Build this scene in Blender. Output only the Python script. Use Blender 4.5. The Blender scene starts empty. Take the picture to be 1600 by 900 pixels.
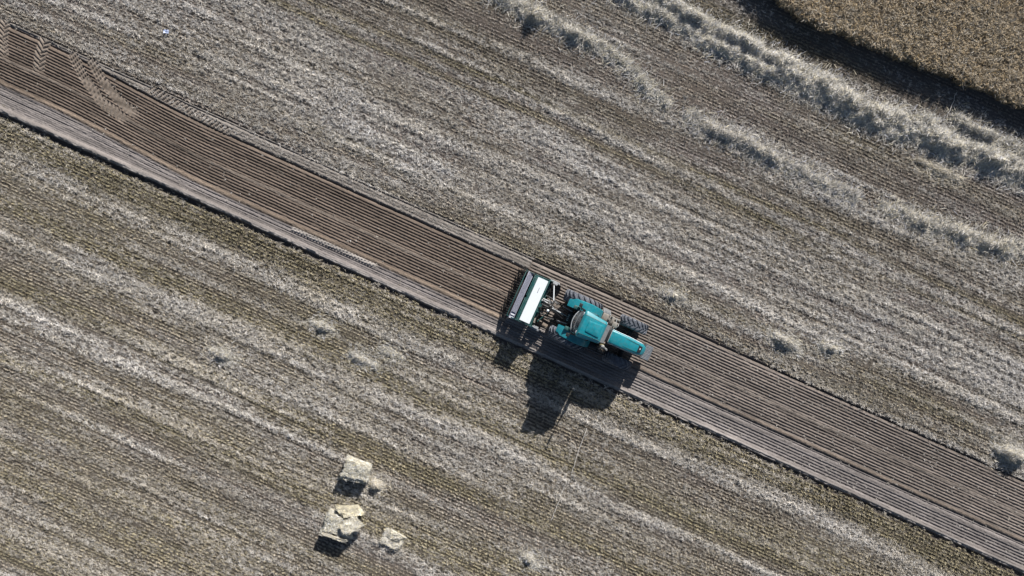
import bpy, bmesh, math, random
import numpy as np
from mathutils import Vector, Matrix

# ------------------------------------------------------------------ camera, sky, sun, exposure
scene = bpy.context.scene
COL = scene.collection
CAM_H = 35.0          # drone height in metres
PXM = 34.0            # photograph pixels per metre of ground
cam_d = bpy.data.cameras.new('camera')
cam = bpy.data.objects.new('camera', cam_d)
COL.objects.link(cam)
cam.location = (0, 0, CAM_H)
cam.rotation_euler = (0, 0, 0)
cam_d.sensor_width = 36.0
cam_d.lens = 18.0 / (800.0 / PXM / CAM_H)
cam_d.clip_start = 0.5
cam_d.clip_end = 1500
scene.camera = cam

SUN_EL = math.radians(29.0)
SUN_AZ = math.radians(26.6)       # from +Y towards +X
world = bpy.data.worlds.new('World')
scene.world = world
world.use_nodes = True
wn = world.node_tree
bg = wn.nodes['Background']
sky = wn.nodes.new('ShaderNodeTexSky')
sky.sky_type = 'NISHITA'
sky.sun_disc = False
sky.sun_elevation = SUN_EL
sky.sun_rotation = SUN_AZ
wn.links.new(sky.outputs[0], bg.inputs[0])
bg.inputs[1].default_value = 0.05

sd = bpy.data.lights.new('sun', 'SUN')
sd.energy = 5.0
sd.angle = math.radians(0.5)
sd.color = (1.0, 0.965, 0.915)
sun = bpy.data.objects.new('sun', sd)
COL.objects.link(sun)
sv = Vector((math.sin(SUN_AZ) * math.cos(SUN_EL), math.cos(SUN_AZ) * math.cos(SUN_EL), math.sin(SUN_EL)))
sun.rotation_euler = sv.to_track_quat('Z', 'Y').to_euler()
sun.location = sv * 60

scene.render.engine = 'CYCLES'
scene.cycles.max_bounces = 4
scene.cycles.diffuse_bounces = 2
scene.view_settings.view_transform = 'Standard'
scene.view_settings.look = 'None'
scene.view_settings.exposure = 0.57
scene.view_settings.gamma = 1.0

# ------------------------------------------------------------------ coordinates
TH = math.radians(24.25)          # working direction of the field, clockwise from +X
CT, ST = math.cos(TH), math.sin(TH)
TT = math.tan(TH)
C0 = 450 - TT * 800


def gp(px, py):                    # a spot of the field surveyed from the photograph -> metres on the ground
    return ((px - 800) / PXM, (450 - py) / PXM)


def c2v(c):                        # offset across the working direction (survey units) -> metres
    return (C0 - c) * CT / PXM


def v2c(v):
    return C0 - v * PXM / CT


def uv2xy(u, v):
    return u * CT + v * ST, -u * ST + v * CT


def xy2uv(x, y):
    return x * CT - y * ST, x * ST + y * CT


RNG = np.random.default_rng(7)
_lat = {}


def vn(x, y, seed):
    if seed not in _lat:
        _lat[seed] = np.random.default_rng(seed + 1000).random((256, 256)).astype(np.float32)
    L = _lat[seed]
    x = np.asarray(x, dtype=np.float64)
    y = np.asarray(y, dtype=np.float64)
    xi = np.floor(x).astype(np.int64)
    yi = np.floor(y).astype(np.int64)
    fx = x - xi
    fy = y - yi
    fx = fx * fx * (3 - 2 * fx)
    fy = fy * fy * (3 - 2 * fy)
    a = L[xi & 255, yi & 255]
    b = L[(xi + 1) & 255, yi & 255]
    c = L[xi & 255, (yi + 1) & 255]
    d = L[(xi + 1) & 255, (yi + 1) & 255]
    return (a * (1 - fx) + b * fx) * (1 - fy) + (c * (1 - fx) + d * fx) * fy


def fbm(x, y, seed, octv=3):
    t = 0.0
    a = 0.5
    s = 0.0
    for i in range(octv):
        t = t + a * vn(x * 2 ** i + 17.3 * i, y * 2 ** i + 5.1 * i, seed + i)
        s += a
        a *= 0.55
    return t / s


def sstep(a, b, x):
    t = np.clip((x - a) / (b - a), 0, 1)
    return t * t * (3 - 2 * t)


# ------------------------------------------------------------------ object helpers
def tag(o, label=None, cat=None, group=None, kind=None):
    if label:
        o['label'] = label
    if cat:
        o['category'] = cat
    if group:
        o['group'] = group
    if kind:
        o['kind'] = kind
    return o


def empty(name, loc=(0, 0, 0), rz=0.0):
    o = bpy.data.objects.new(name, None)
    o.location = loc
    o.rotation_euler = (0, 0, rz)
    COL.objects.link(o)
    return o


def mesh_np(name, co, faces_flat, nper, mat, col=None, smooth=False, parent=None):
    me = bpy.data.meshes.new(name)
    nv = len(co)
    nf = len(faces_flat) // nper
    me.vertices.add(nv)
    me.vertices.foreach_set('co', np.ascontiguousarray(co, dtype=np.float32).ravel())
    me.loops.add(nf * nper)
    me.loops.foreach_set('vertex_index', np.ascontiguousarray(faces_flat, dtype=np.int32))
    me.polygons.add(nf)
    me.polygons.foreach_set('loop_start', np.arange(0, nf * nper, nper, dtype=np.int32))
    me.polygons.foreach_set('loop_total', np.full(nf, nper, dtype=np.int32))
    if smooth:
        me.polygons.foreach_set('use_smooth', np.ones(nf, dtype=bool))
    me.update(calc_edges=True)
    if col is not None:
        at = me.attributes.new('tint', 'FLOAT_COLOR', 'POINT')
        c4 = np.ones((nv, 4), dtype=np.float32)
        c4[:, :3] = col
        at.data.foreach_set('color', c4.ravel())
    me.materials.append(mat)
    o = bpy.data.objects.new(name, me)
    COL.objects.link(o)
    if parent:
        o.parent = parent
    return o


def grid_faces(nu, nv):
    i = np.arange(nu - 1)[:, None]
    j = np.arange(nv - 1)[None, :]
    a = i * nv + j
    return np.stack([a, a + nv, a + nv + 1, a + 1], -1).reshape(-1)


# ------------------------------------------------------------------ materials
def new_mat(name):
    m = bpy.data.materials.new(name)
    m.use_nodes = True
    nt = m.node_tree
    return m, nt, nt.nodes['Principled BSDF']


def mat_tint(name, rough=0.9, bump=0.0, bscale=60.0, noise=0.25, nscale=25.0, inst=False, spec=0.1, detail=6):
    m, nt, bs = new_mat(name)
    N, Lk = nt.nodes, nt.links
    at = N.new('ShaderNodeAttribute')
    at.attribute_name = 'tint'
    src = at.outputs['Color']
    if inst:
        ai = N.new('ShaderNodeAttribute')
        ai.attribute_type = 'INSTANCER'
        ai.attribute_name = 'itint'
        mx = N.new('ShaderNodeMix')
        mx.data_type = 'RGBA'
        mx.blend_type = 'MULTIPLY'
        mx.inputs[0].default_value = 1.0
        Lk.new(src, mx.inputs[6])
        Lk.new(ai.outputs['Color'], mx.inputs[7])
        src = mx.outputs[2]
    if noise > 0:
        geo = N.new('ShaderNodeNewGeometry')
        nz = N.new('ShaderNodeTexNoise')
        nz.inputs['Scale'].default_value = nscale
        nz.inputs['Detail'].default_value = detail
        nz.inputs['Roughness'].default_value = 0.7
        Lk.new(geo.outputs['Position'], nz.inputs['Vector'])
        mr = N.new('ShaderNodeMapRange')
        mr.inputs[1].default_value = 0.25
        mr.inputs[2].default_value = 0.75
        mr.inputs[3].default_value = 1 - noise
        mr.inputs[4].default_value = 1 + noise
        Lk.new(nz.outputs['Fac'], mr.inputs[0])
        vm = N.new('ShaderNodeVectorMath')
        vm.operation = 'SCALE'
        Lk.new(src, vm.inputs[0])
        Lk.new(mr.outputs[0], vm.inputs['Scale'])
        src = vm.outputs[0]
    Lk.new(src, bs.inputs['Base Color'])
    bs.inputs['Roughness'].default_value = rough
    bs.inputs['Specular IOR Level'].default_value = spec
    if bump > 0:
        geo2 = N.new('ShaderNodeNewGeometry')
        nb = N.new('ShaderNodeTexNoise')
        nb.inputs['Scale'].default_value = bscale
        nb.inputs['Detail'].default_value = 5
        Lk.new(geo2.outputs['Position'], nb.inputs['Vector'])
        bp = N.new('ShaderNodeBump')
        bp.inputs['Strength'].default_value = 1.0
        bp.inputs['Distance'].default_value = bump
        Lk.new(nb.outputs['Fac'], bp.inputs['Height'])
        Lk.new(bp.outputs[0], bs.inputs['Normal'])
    return m


def mat_plain(name, col, rough=0.5, metal=0.0, var=0.12, scale=9.0, coat=0.0, dust_sheen=0.0, spec=0.5, dust_sheen_col=(0.30, 0.25, 0.20)):
    m, nt, bs = new_mat(name)
    N, Lk = nt.nodes, nt.links
    tc = N.new('ShaderNodeTexCoord')
    nz = N.new('ShaderNodeTexNoise')
    nz.inputs['Scale'].default_value = scale
    nz.inputs['Detail'].default_value = 5
    nz.inputs['Roughness'].default_value = 0.65
    Lk.new(tc.outputs['Object'], nz.inputs['Vector'])
    rp = N.new('ShaderNodeValToRGB')
    rp.color_ramp.elements[0].position = 0.3
    rp.color_ramp.elements[1].position = 0.72
    rp.color_ramp.elements[0].color = (*[max(0, c * (1 - var)) for c in col], 1)
    rp.color_ramp.elements[1].color = (*[min(1, c * (1 + var)) for c in col], 1)
    Lk.new(nz.outputs['Fac'], rp.inputs[0])
    src = rp.outputs[0]
    if dust_sheen > 0:
        n2 = N.new('ShaderNodeTexNoise')
        n2.inputs['Scale'].default_value = scale * 0.7
        n2.inputs['Detail'].default_value = 7
        n2.inputs['Roughness'].default_value = 0.75
        Lk.new(tc.outputs['Object'], n2.inputs['Vector'])
        r2 = N.new('ShaderNodeMapRange')
        r2.inputs[1].default_value = 0.42
        r2.inputs[2].default_value = 0.75
        r2.inputs[4].default_value = dust_sheen
        Lk.new(n2.outputs['Fac'], r2.inputs[0])
        mx = N.new('ShaderNodeMix')
        mx.data_type = 'RGBA'
        mx.inputs[7].default_value = (*dust_sheen_col, 1)
        Lk.new(r2.outputs[0], mx.inputs[0])
        Lk.new(src, mx.inputs[6])
        src = mx.outputs[2]
    Lk.new(src, bs.inputs['Base Color'])
    bs.inputs['Roughness'].default_value = rough
    bs.inputs['Metallic'].default_value = metal
    bs.inputs['Coat Weight'].default_value = coat
    bs.inputs['Specular IOR Level'].default_value = spec
    return m


M_SOIL = mat_tint('drilled_soil', bump=0.012, bscale=42, noise=0.28, nscale=14)
M_FIELD = mat_tint('stubble_soil', bump=0.02, bscale=30, noise=0.35, nscale=18)
M_STUB = mat_tint('stubble_stalks', noise=0, inst=True, rough=0.8)
M_LIT = mat_tint('chopped_straw', noise=0, inst=True, rough=0.75)
M_CROP = mat_tint('ripe_crop', noise=0, inst=True, rough=0.8)
M_STRAW = mat_tint('heaped_straw', noise=0, rough=0.75)
M_CORE = mat_tint('straw_core', noise=0.4, nscale=45, bump=0.02, bscale=60)

TEAL = mat_plain('teal_paint', (0.006, 0.215, 0.265), rough=0.36, coat=0.35, var=0.16, dust_sheen=0.16)
TEAL_D = mat_plain('dark_green_paint', (0.012, 0.085, 0.085), rough=0.45, var=0.2, dust_sheen=0.25)
BLACK = mat_plain('black_iron', (0.014, 0.015, 0.017), rough=0.6, var=0.3, dust_sheen=0.3, dust_sheen_col=(0.10, 0.085, 0.07))
PLAST = mat_plain('black_plastic', (0.016, 0.017, 0.019), rough=0.5, var=0.2)
RUBBER = mat_plain('tyre_rubber', (0.06, 0.068, 0.085), rough=0.7, var=0.25, dust_sheen=0.7, dust_sheen_col=(0.24, 0.25, 0.29))  # base and dust layer tinted blue-grey to paint in the sky's reflection
WHITE = mat_plain('white_sheet_metal', (0.76, 0.80, 0.82), rough=0.4, var=0.03, dust_sheen=0.05)
GREYM = mat_plain('grey_metal', (0.22, 0.23, 0.24), rough=0.55, metal=0.1, var=0.2, dust_sheen=0.3)
LIGHTM = mat_plain('bright_metal', (0.34, 0.36, 0.38), rough=0.5, metal=0.0, var=0.15, dust_sheen=0.15)
GRATE = mat_plain('galvanised_grating', (0.40, 0.41, 0.50), rough=0.5, metal=0.2, var=0.15)
WEIGHT = mat_plain('weight_iron', (0.16, 0.19, 0.22), rough=0.65, var=0.3, dust_sheen=0.4, dust_sheen_col=(0.3, 0.25, 0.23))
TANK = mat_plain('dusty_tank', (0.20, 0.185, 0.165), rough=0.7, var=0.3, dust_sheen=0.6)
RED = mat_plain('red_lens', (0.12, 0.01, 0.01), rough=0.3)
AMBER = mat_plain('amber_lens', (0.16, 0.06, 0.01), rough=0.3)
YEL = mat_plain('yellow_hose', (0.35, 0.30, 0.12), rough=0.5)
TWINE = mat_plain('pale_twine', (0.62, 0.58, 0.53), rough=0.8)
LITTERP = mat_plain('blue_plastic_film', (0.45, 0.52, 0.72), rough=0.4)
SEAT = mat_plain('seat_cloth', (0.03, 0.03, 0.035), rough=0.9)
LABELW = mat_plain('white_sticker', (0.72, 0.73, 0.78), rough=0.5, var=0.05)
LABELD = mat_plain('navy_sticker', (0.02, 0.03, 0.07), rough=0.5, var=0.05)


def glass_mat():
    m, nt, bs = new_mat('tinted_glass')
    bs.inputs['Base Color'].default_value = (0.35, 0.38, 0.40, 1)
    bs.inputs['Roughness'].default_value = 0.06
    bs.inputs['Transmission Weight'].default_value = 0.6
    bs.inputs['IOR'].default_value = 1.45
    return m


GLASS = glass_mat()

# ------------------------------------------------------------------ field surveys: where straw lies thick or thin
# offsets across the working direction (survey units), half width, straw cover, olive tone
BANDS = [
    (-112, 30, .34, 0), (-160, 14, .2, 0), (-194, 7, -.35, .8), (-221, 7, -.3, .8), (-252, 16, -.45, .25),
    (-280, 10, .45, 0), (-325, 26, -.4, .15), (-385, 26, -.45, .3), (-480, 18, -.35, .5), (-58, 14, .12, .2), (-22, 12, -.05, .5),
    (14, 13, -.32, .25),
    (200, 22, -.30, .9), (240, 13, .5, 0), (280, 18, -.3, .2), (318, 15, -.15, .9), (350, 11, .48, 0),
    (392, 24, -.2, .1), (440, 14, -.1, .7), (468, 10, .4, 0), (515, 22, -.25, .2), (555, 14, -.1, .8),
    (590, 11, .42, 0), (640, 22, -.22, .3), (690, 12, .3, .3), (740, 20, -.2, .5), (790, 14, .3, .2), (850, 25, -.1, .5),
]


def tone(x, y):
    """straw cover 0..1 and olive-stubble fraction 0..1 at ground points"""
    u, v = xy2uv(x, y)
    c = v2c(v)
    c = c + 9 * (fbm(u / 12.0, v / 4.0, 3) - .5) * 2 + 2.5 * (fbm(u / 2.2, v / 1.2, 5) - .5) * 2
    s = np.where(c < 100, 0.44, 0.38)
    o = np.where(c < 100, 0.20, 0.46)
    for i, (cc, w, a, ol) in enumerate(BANDS):
        g = np.exp(-((c - cc) / w) ** 2)
        m = 0.35 + 1.3 * fbm(u / 5.0 + 31 * i, v * 0 + i * 7.7, 11)
        s += a * g * m * (.85 if cc < 100 else .5)
        o += ol * g * m * (.85 if cc < 100 else 1.05)
    s += 1.0 * (fbm(u / 11.0, v / 0.50, 21, 3) - .5)
    s += 1.1 * (fbm(u / 7.0, v / 0.22, 23, 2) - .5)
    s += 0.38 * (fbm(u / 1.6, v / 0.4, 27, 3) - .5)
    o += 1.1 * (fbm(u / 6.0, v / .9, 33, 3) - .5)
    return np.clip(s, 0, 1), np.clip(o, 0, 1)


# the drill's line drifts half a metre across at the left end
def drift(u, v):
    x, y = uv2xy(u, v)
    px = x * PXM + 800
    return -16 * (1 - sstep(60, 340, px))


U_DRILL = 0.35        # metres along: behind this the ground is freshly drilled
ROW = 4.95            # row pitch, survey units (15 cm)

# ------------------------------------------------------------------ field ground (one sheet to the horizon)
cA, cB = 28.0, 184.0   # edges of the drilled strip
def axis(lo, hi, st, far):
    a = np.arange(lo, hi + st * .5, st)
    e = np.array([3, 8, 18, 40, 90, 200, 420.0])
    return np.concatenate([(lo - e)[::-1], a, hi + e])


uu = axis(-34, 34, 0.12, 1)
vv = axis(-28, 28, 0.12, 1)
ve = [c2v(cA), c2v(cA + .6), c2v(cB), c2v(cB - .6)]
vv = np.sort(np.concatenate([vv[(vv < c2v(cB) - .02) | (vv > c2v(cA) + .02)], np.array(ve), np.linspace(c2v(cB) + .4, c2v(cA) - .4, 9)]))
U, V = np.meshgrid(uu, vv, indexing='ij')
X, Y = uv2xy(U, V)
Cc = v2c(V)
S_, O_ = tone(X, Y)
Z = 0.05 * (fbm(U / 3.0, V / 1.2, 41, 3) - .5) + 0.035 * (fbm(U / .35, V / .25, 45, 2) - .5)
rowh = 0.012 * np.cos(2 * np.pi * V / 0.15) * (fbm(U / 2, V / .6, 47) > .3)
Z = Z + rowh
edge = np.minimum(np.abs(Cc - cA), np.abs(Cc - cB))
Z = Z * sstep(0, 12, edge)
Z = np.where((Cc > cA + .3) & (Cc < cB - .3), -0.35, Z)
b1 = np.array([0.100, 0.083, 0.073])
b2 = np.array([0.17, 0.156, 0.144])
b3 = np.array([0.110, 0.094, 0.065])
f = S_[..., None]
g = O_[..., None]
colr = b1 * (1 - f) + b2 * f
colr = colr * (1 - .6 * g) + b3 * .6 * g
co = np.stack([X, Y, Z], -1).reshape(-1, 3)
fld = mesh_np('field_ground', co, grid_faces(len(uu), len(vv)), 4, M_FIELD, colr.reshape(-1, 3), smooth=True)
tag(fld, 'brown earth of the harvested field under straw and stubble', 'field', kind='structure')

# ------------------------------------------------------------------ the drilled strip
us = np.arange(-34, 34.01, 0.04)
cs = np.arange(cA - 1.0, cB + 1.01, 0.8)
U, Cc = np.meshgrid(us, cs, indexing='ij')
V = c2v(Cc)
X, Y = uv2xy(U, V)
PX = X * PXM + 800
PY = 450 - Y * PXM
behind = (U < U_DRILL).astype(float)
bz = sstep(U_DRILL + .15, U_DRILL - .15, U)
sh = np.where(U < U_DRILL, drift(U, V), -19.0)
wob = 1.6 * (fbm(U / 5.0, V * 0 + 3.3, 51) - .5) * 2 + .7 * (fbm(U / .8, V / .3, 53) - .5)
w = Cc - sh + wob * .6
n_fine = fbm(U / .11, V / .07, 61, 2) - .5
n_mid = fbm(U / .5, V / .2, 63, 3) - .5
n_long = fbm(U / 4.0, V / .12, 65, 3) - .5

A = 0.027
ph = (w - 56.5) / ROW
rows = A * np.cos(2 * np.pi * ph)
rows = np.where(rows > 0, rows * .8, rows)
flat = np.exp(-((w - 105.5) / 3.0) ** 4)
rows = rows * (1 - flat) + 0.014 * flat
lane = sstep(54, 56, w) * sstep(141, 139, w)
rid = np.floor(ph)
breakup = fbm(U / .9 + rid * 13.7, rid * 3.1, 81, 3)
Z = rows * lane * (0.45 + .95 * breakup + .5 * n_mid)
furrow = np.exp(-((w - 51.2) / 2.0) ** 2)
Z += -0.085 * furrow
tan_r = np.exp(-((w - 143.8) / 2.9) ** 4)
Z += 0.03 * tan_r
# margin between the old edge and the present furrow
marg = sstep(50, 47.5, w)
mrow = 0.012 * np.cos(2 * np.pi * (Cc - 32) / 4.6) * (1 - bz) + 0.009 * np.cos(2 * np.pi * (Cc + wob) / 5.1) * bz
Z += marg * (0.012 + mrow)
u0 = np.exp(-((Cc - 31.6 + .5 * wob) / 1.1) ** 2)
Z += -0.05 * u0 * (0.6 + .8 * (fbm(U / 2, V * 0, 71) > .3))
# older drilled band below the present pass
old = sstep(147.5, 149.5, w)
orow_a = 0.018 * np.cos(2 * np.pi * (Cc - 141) / 4.9) * sstep(138, 141, Cc)
orow_b = 0.006 * np.cos(2 * np.pi * (Cc - 150) / 3.4) - 0.03 * np.exp(-((Cc - 153 - sh) / 1.0) ** 2) - 0.026 * np.exp(-((Cc - 158 - .6 * sh) / 1.0) ** 2) - 0.02 * np.exp(-((Cc - 165) / .9) ** 2)
Z += old * (orow_b * bz + orow_a * (1 - bz))
Z += (1 - bz) * (-0.055 * np.exp(-((w - 148.3) / 1.3) ** 2) - 0.035 * np.exp(-((w - 152) / .9) ** 2) + 0.015 * np.exp(-((w - 157) / 3) ** 4))
# raised bank along the lower edge
bh = 0.09 + 0.08 * sstep(520, 300, PX) + 0.09 * (fbm(U / .5, V / .3, 73) - .5)
ragn = fbm(U / .16, V * 0, 75, 3) - .5 + .6 * (fbm(U / .9, V * 0, 76) - .5)
bank = sstep(163, 169.5, Cc) * sstep(177.0 + 6 * ragn, 172.5 + 4 * ragn, Cc)
Z += bank * bh
Z -= (.05 + .05 * sstep(620, 300, PX)) * sstep(174.5, 176.5, Cc) * sstep(184, 180 + 3 * fbm(U / .2, V * 0, 77), Cc)
Z += 0.030 * n_fine + 0.020 * n_mid
clod = fbm(U / .09, V / .09, 83, 2)
Z += .05 * np.clip(clod - .72, 0, 1) * 3 * fbm(U / 1.5, V / .5, 85)
Z += 0.012
# ends of the sheet sink below the field
Z = np.where(Cc < cA + .4, -0.03, Z)
Z = np.where(Cc > cB - .4, -0.03, Z)


def path_st(path):
    """distance along and signed distance across a surveyed path, for strip vertices near it"""
    P = np.array(path, float)
    best = np.full(PX.shape, 1e9)
    ss = np.zeros(PX.shape)
    tt = np.zeros(PX.shape)
    acc = 0.0
    for k in range(len(P) - 1):
        d = P[k + 1] - P[k]
        L = np.hypot(*d)
        d = d / L
        rx, ry = PX - P[k, 0], PY - P[k, 1]
        s = np.clip(rx * d[0] + ry * d[1], 0 if k else -1, L)
        if k == len(P) - 2:
            pass
        ex, ey = rx - s * d[0], ry - s * d[1]
        dist = np.hypot(ex, ey)
        t = d[0] * ry - d[1] * rx
        m = dist < best
        best = np.where(m, dist, best)
        ss = np.where(m, acc + s, ss)
        tt = np.where(m, np.sign(t) * dist, tt)
        acc += L
    return ss, tt, best, acc


TRACK = np.zeros_like(Z)
def tread(path, width, pitch, mode, depth=0.045, fade=8, up=0.02):
    global Z, TRACK
    s, t, b, L = path_st(path)
    hw = width / 2
    ins = sstep(hw + 1.0, hw - .8, np.abs(t)) * (b < hw + 2) * sstep(-.5, 3, s) * sstep(L + .2, L - fade, s)
    if mode == 'v':
        q = (s + np.abs(t) * .75) / pitch + 0.5 * (t > 0)
    else:
        q = (s + t * mode) / pitch
    fr = q - np.floor(q)
    lug = sstep(.08, .22, fr) * sstep(.62, .48, fr)
    zt = up - (depth + up) * lug + 0.01 * n_fine
    Z = Z * (1 - ins) + (zt + .01) * ins
    TRACK = np.maximum(TRACK, ins)


tread([(9, 30), (4, 60), (6, 94)], 17, 7.0, 'v', .03, 12)
tread([(72, 60), (63, 85), (60, 116)], 18, 7.5, 'v', .035, 10)
tread([(112, 82), (132, 122), (160, 160), (205, 194)], 15, 7.0, -.35, .055, 25)
tread([(140, 90), (160, 126), (186, 157), (222, 186)], 15, 7.0, -.35, .055, 25)
tread([(232, 139), (268, 158), (300, 176), (352, 203), (368, 211)], 12, 7.0, .45, .06, 16)
T_OLD = TRACK.copy()
tread([(455, 356), (520, 385), (592, 418)], 5.5, 5.2, .3, .01, 10, .055)

# colours of the worked soil: fresh and moist behind the drill, dry and pale where it was worked earlier
fresh = np.array([0.124, 0.098, 0.080])
dryer = np.array([0.158, 0.134, 0.118])
pale = np.array([0.180, 0.161, 0.153])
tan_c = np.array([0.215, 0.168, 0.130])
mar_c = np.array([0.185, 0.165, 0.148])
K = np.zeros(Z.shape + (3,)) + dryer
bzz = (bz * sstep(47, 51, w))[..., None]
K = K * (1 - bzz) + fresh * bzz
mm = (marg * bz)[..., None]
K = K * (1 - mm) + mar_c * mm
oo = old[..., None]
K = K * (1 - oo) + pale * oo
tr = (np.clip(tan_r, 0, 1) * (0.55 + .9 * n_long + .3 * bz))[..., None]
tr = np.clip(tr, 0, 1)
K = K * (1 - tr) + tan_c * tr
fl = (flat * lane * .35)[..., None]
K = K * (1 - fl) + np.array([.19, .165, .14]) * fl
tk = (TRACK * .65)[..., None]
K = K * (1 - tk) + np.array([.25, .21, .175]) * tk
tn = ((TRACK > T_OLD) * TRACK)[..., None]
K = K * (1 - tn) + np.array([.36, .33, .305]) * tn
bk = (bank * sstep(168, 171, Cc) * .8)[..., None]
K = K * (1 - bk) + np.array([.255, .235, .22]) * bk
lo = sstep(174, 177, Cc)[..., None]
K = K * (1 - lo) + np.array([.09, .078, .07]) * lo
K = K * (1 + .9 * n_long + .5 * n_mid + .35 * (fbm(U / 9.0, V / 1.5, 79) - .5))[..., None]
co = np.stack([X, Y, Z], -1).reshape(-1, 3)
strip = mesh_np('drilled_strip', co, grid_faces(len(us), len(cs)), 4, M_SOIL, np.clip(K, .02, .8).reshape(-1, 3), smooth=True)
tag(strip, 'long strip of brown soil worked into fine parallel drill rows', 'soil', kind='structure')

# ------------------------------------------------------------------ stubble, straw litter and ripe crop (uncountable stuff)
PROTO = bpy.data.collections.new('plant_shapes')     # shapes only; not linked to the scene


def blades(n, rng, rad, lmin, lmax, wmin, wmax, tilt, droop, zmax, shade=(0.6, 1.15), warm=0.12, heads=False, len_bias=1.0):
    """n bent blades (2 quads each) -> verts, faces, colours"""
    vs = np.zeros((n, 6, 3))
    az = rng.random(n) * 2 * np.pi
    r = rad * np.sqrt(rng.random(n))
    pa = rng.random(n) * 2 * np.pi
    base = np.stack([r * np.cos(pa), r * np.sin(pa), zmax * rng.random(n)], -1)
    L = lmin + (lmax - lmin) * rng.random(n) ** len_bias
    W = wmin + (wmax - wmin) * rng.random(n)
    el = tilt[0] + (tilt[1] - tilt[0]) * rng.random(n)
    d1 = np.stack([np.cos(az) * np.cos(el), np.sin(az) * np.cos(el), np.sin(el)], -1)
    el2 = el - droop * rng.random(n)
    az2 = az + rng.normal(0, .35, n)
    d2 = np.stack([np.cos(az2) * np.cos(el2), np.sin(az2) * np.cos(el2), np.sin(el2)], -1)
    roll = rng.random(n) * np.pi
    sx = np.stack([-np.sin(az), np.cos(az), 0 * az], -1)
    up = np.cross(d1, sx)
    side = sx * np.cos(roll * .5 - .78)[:, None] + up * np.sin(roll * .5 - .78)[:, None]
    p0 = base
    p1 = p0 + d1 * (L * .55)[:, None]
    p2 = p1 + d2 * (L * .45)[:, None]
    h = (W / 2)[:, None]
    vs[:, 0] = p0 - side * h
    vs[:, 1] = p0 + side * h
    vs[:, 2] = p1 - side * h
    vs[:, 3] = p1 + side * h
    vs[:, 4] = p2 - side * h * .45
    vs[:, 5] = p2 + side * h * .45
    vs[:, :, 2] = np.maximum(vs[:, :, 2], 0.004)
    k = np.arange(n)[:, None] * 6
    fs = np.concatenate([k + [0, 1, 3, 2], k + [2, 3, 5, 4]], 1).reshape(-1)
    b = shade[0] + (shade[1] - shade[0]) * rng.random(n)
    wm = rng.normal(0, warm, n)
    cc = np.stack([b * (1 + wm * .5), b, b * (1 - wm)], -1)
    cc = np.repeat(cc[:, None, :], 6, 1)
    return vs.reshape(-1, 3), fs, cc.reshape(-1, 3)


def proto(name, parts, mat):
    vo = 0
    V_, F_, C_ = [], [], []
    for v_, f_, c_ in parts:
        V_.append(v_)
        F_.append(f_ + vo)
        C_.append(c_)
        vo += len(v_)
    o = mesh_np(name, np.concatenate(V_), np.concatenate(F_), 4, mat, np.concatenate(C_))
    COL.objects.unlink(o)
    return o


def proto_set(name, fn, n, mat):
    c = bpy.data.collections.new(name)
    for i in range(n):
        rng = np.random.default_rng(500 + i * 13 + len(name))
        c.objects.link(proto(name + '_shape', fn(rng), mat))
    return c


R = math.radians
stub_c = proto_set('stubble_tuft', lambda r: [
    blades(8, r, .035, .07, .13, .010, .017, (R(45), R(85)), .5, .005, (.8, 1.1), .05),
    blades(6, r, .035, .06, .13, .012, .020, (R(10), R(45)), .9, .03, (.8, 1.1), .05)], 6, M_STUB)
lit_c = proto_set('straw_wisp', lambda r: [
    blades(9, r, .05, .06, .17, .011, .019, (R(-5), R(32)), .7, .06, (0.8, 1.1), .06),
    blades(1, r, .05, .12, .28, .010, .016, (R(0), R(20)), .5, .07, (.9, 1.1), .03)], 9, M_LIT)
crop_c = proto_set('crop_plant', lambda r: [
    blades(12, r, .05, .45, .62, .009, .015, (R(68), R(88)), .6, .005, (.5, 1.1)),
    blades(14, r, .09, .10, .22, .012, .022, (R(-20), R(50)), 1.2, .10, (.6, 1.2))], 5, M_CROP)
# raise the ears of the crop to the tops of their stalks
for o in crop_c.objects:
    me = o.data
    n1 = 12 * 6
    for i, v_ in enumerate(me.vertices):
        if i >= n1:
            v_.co.z += 0.44


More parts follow.
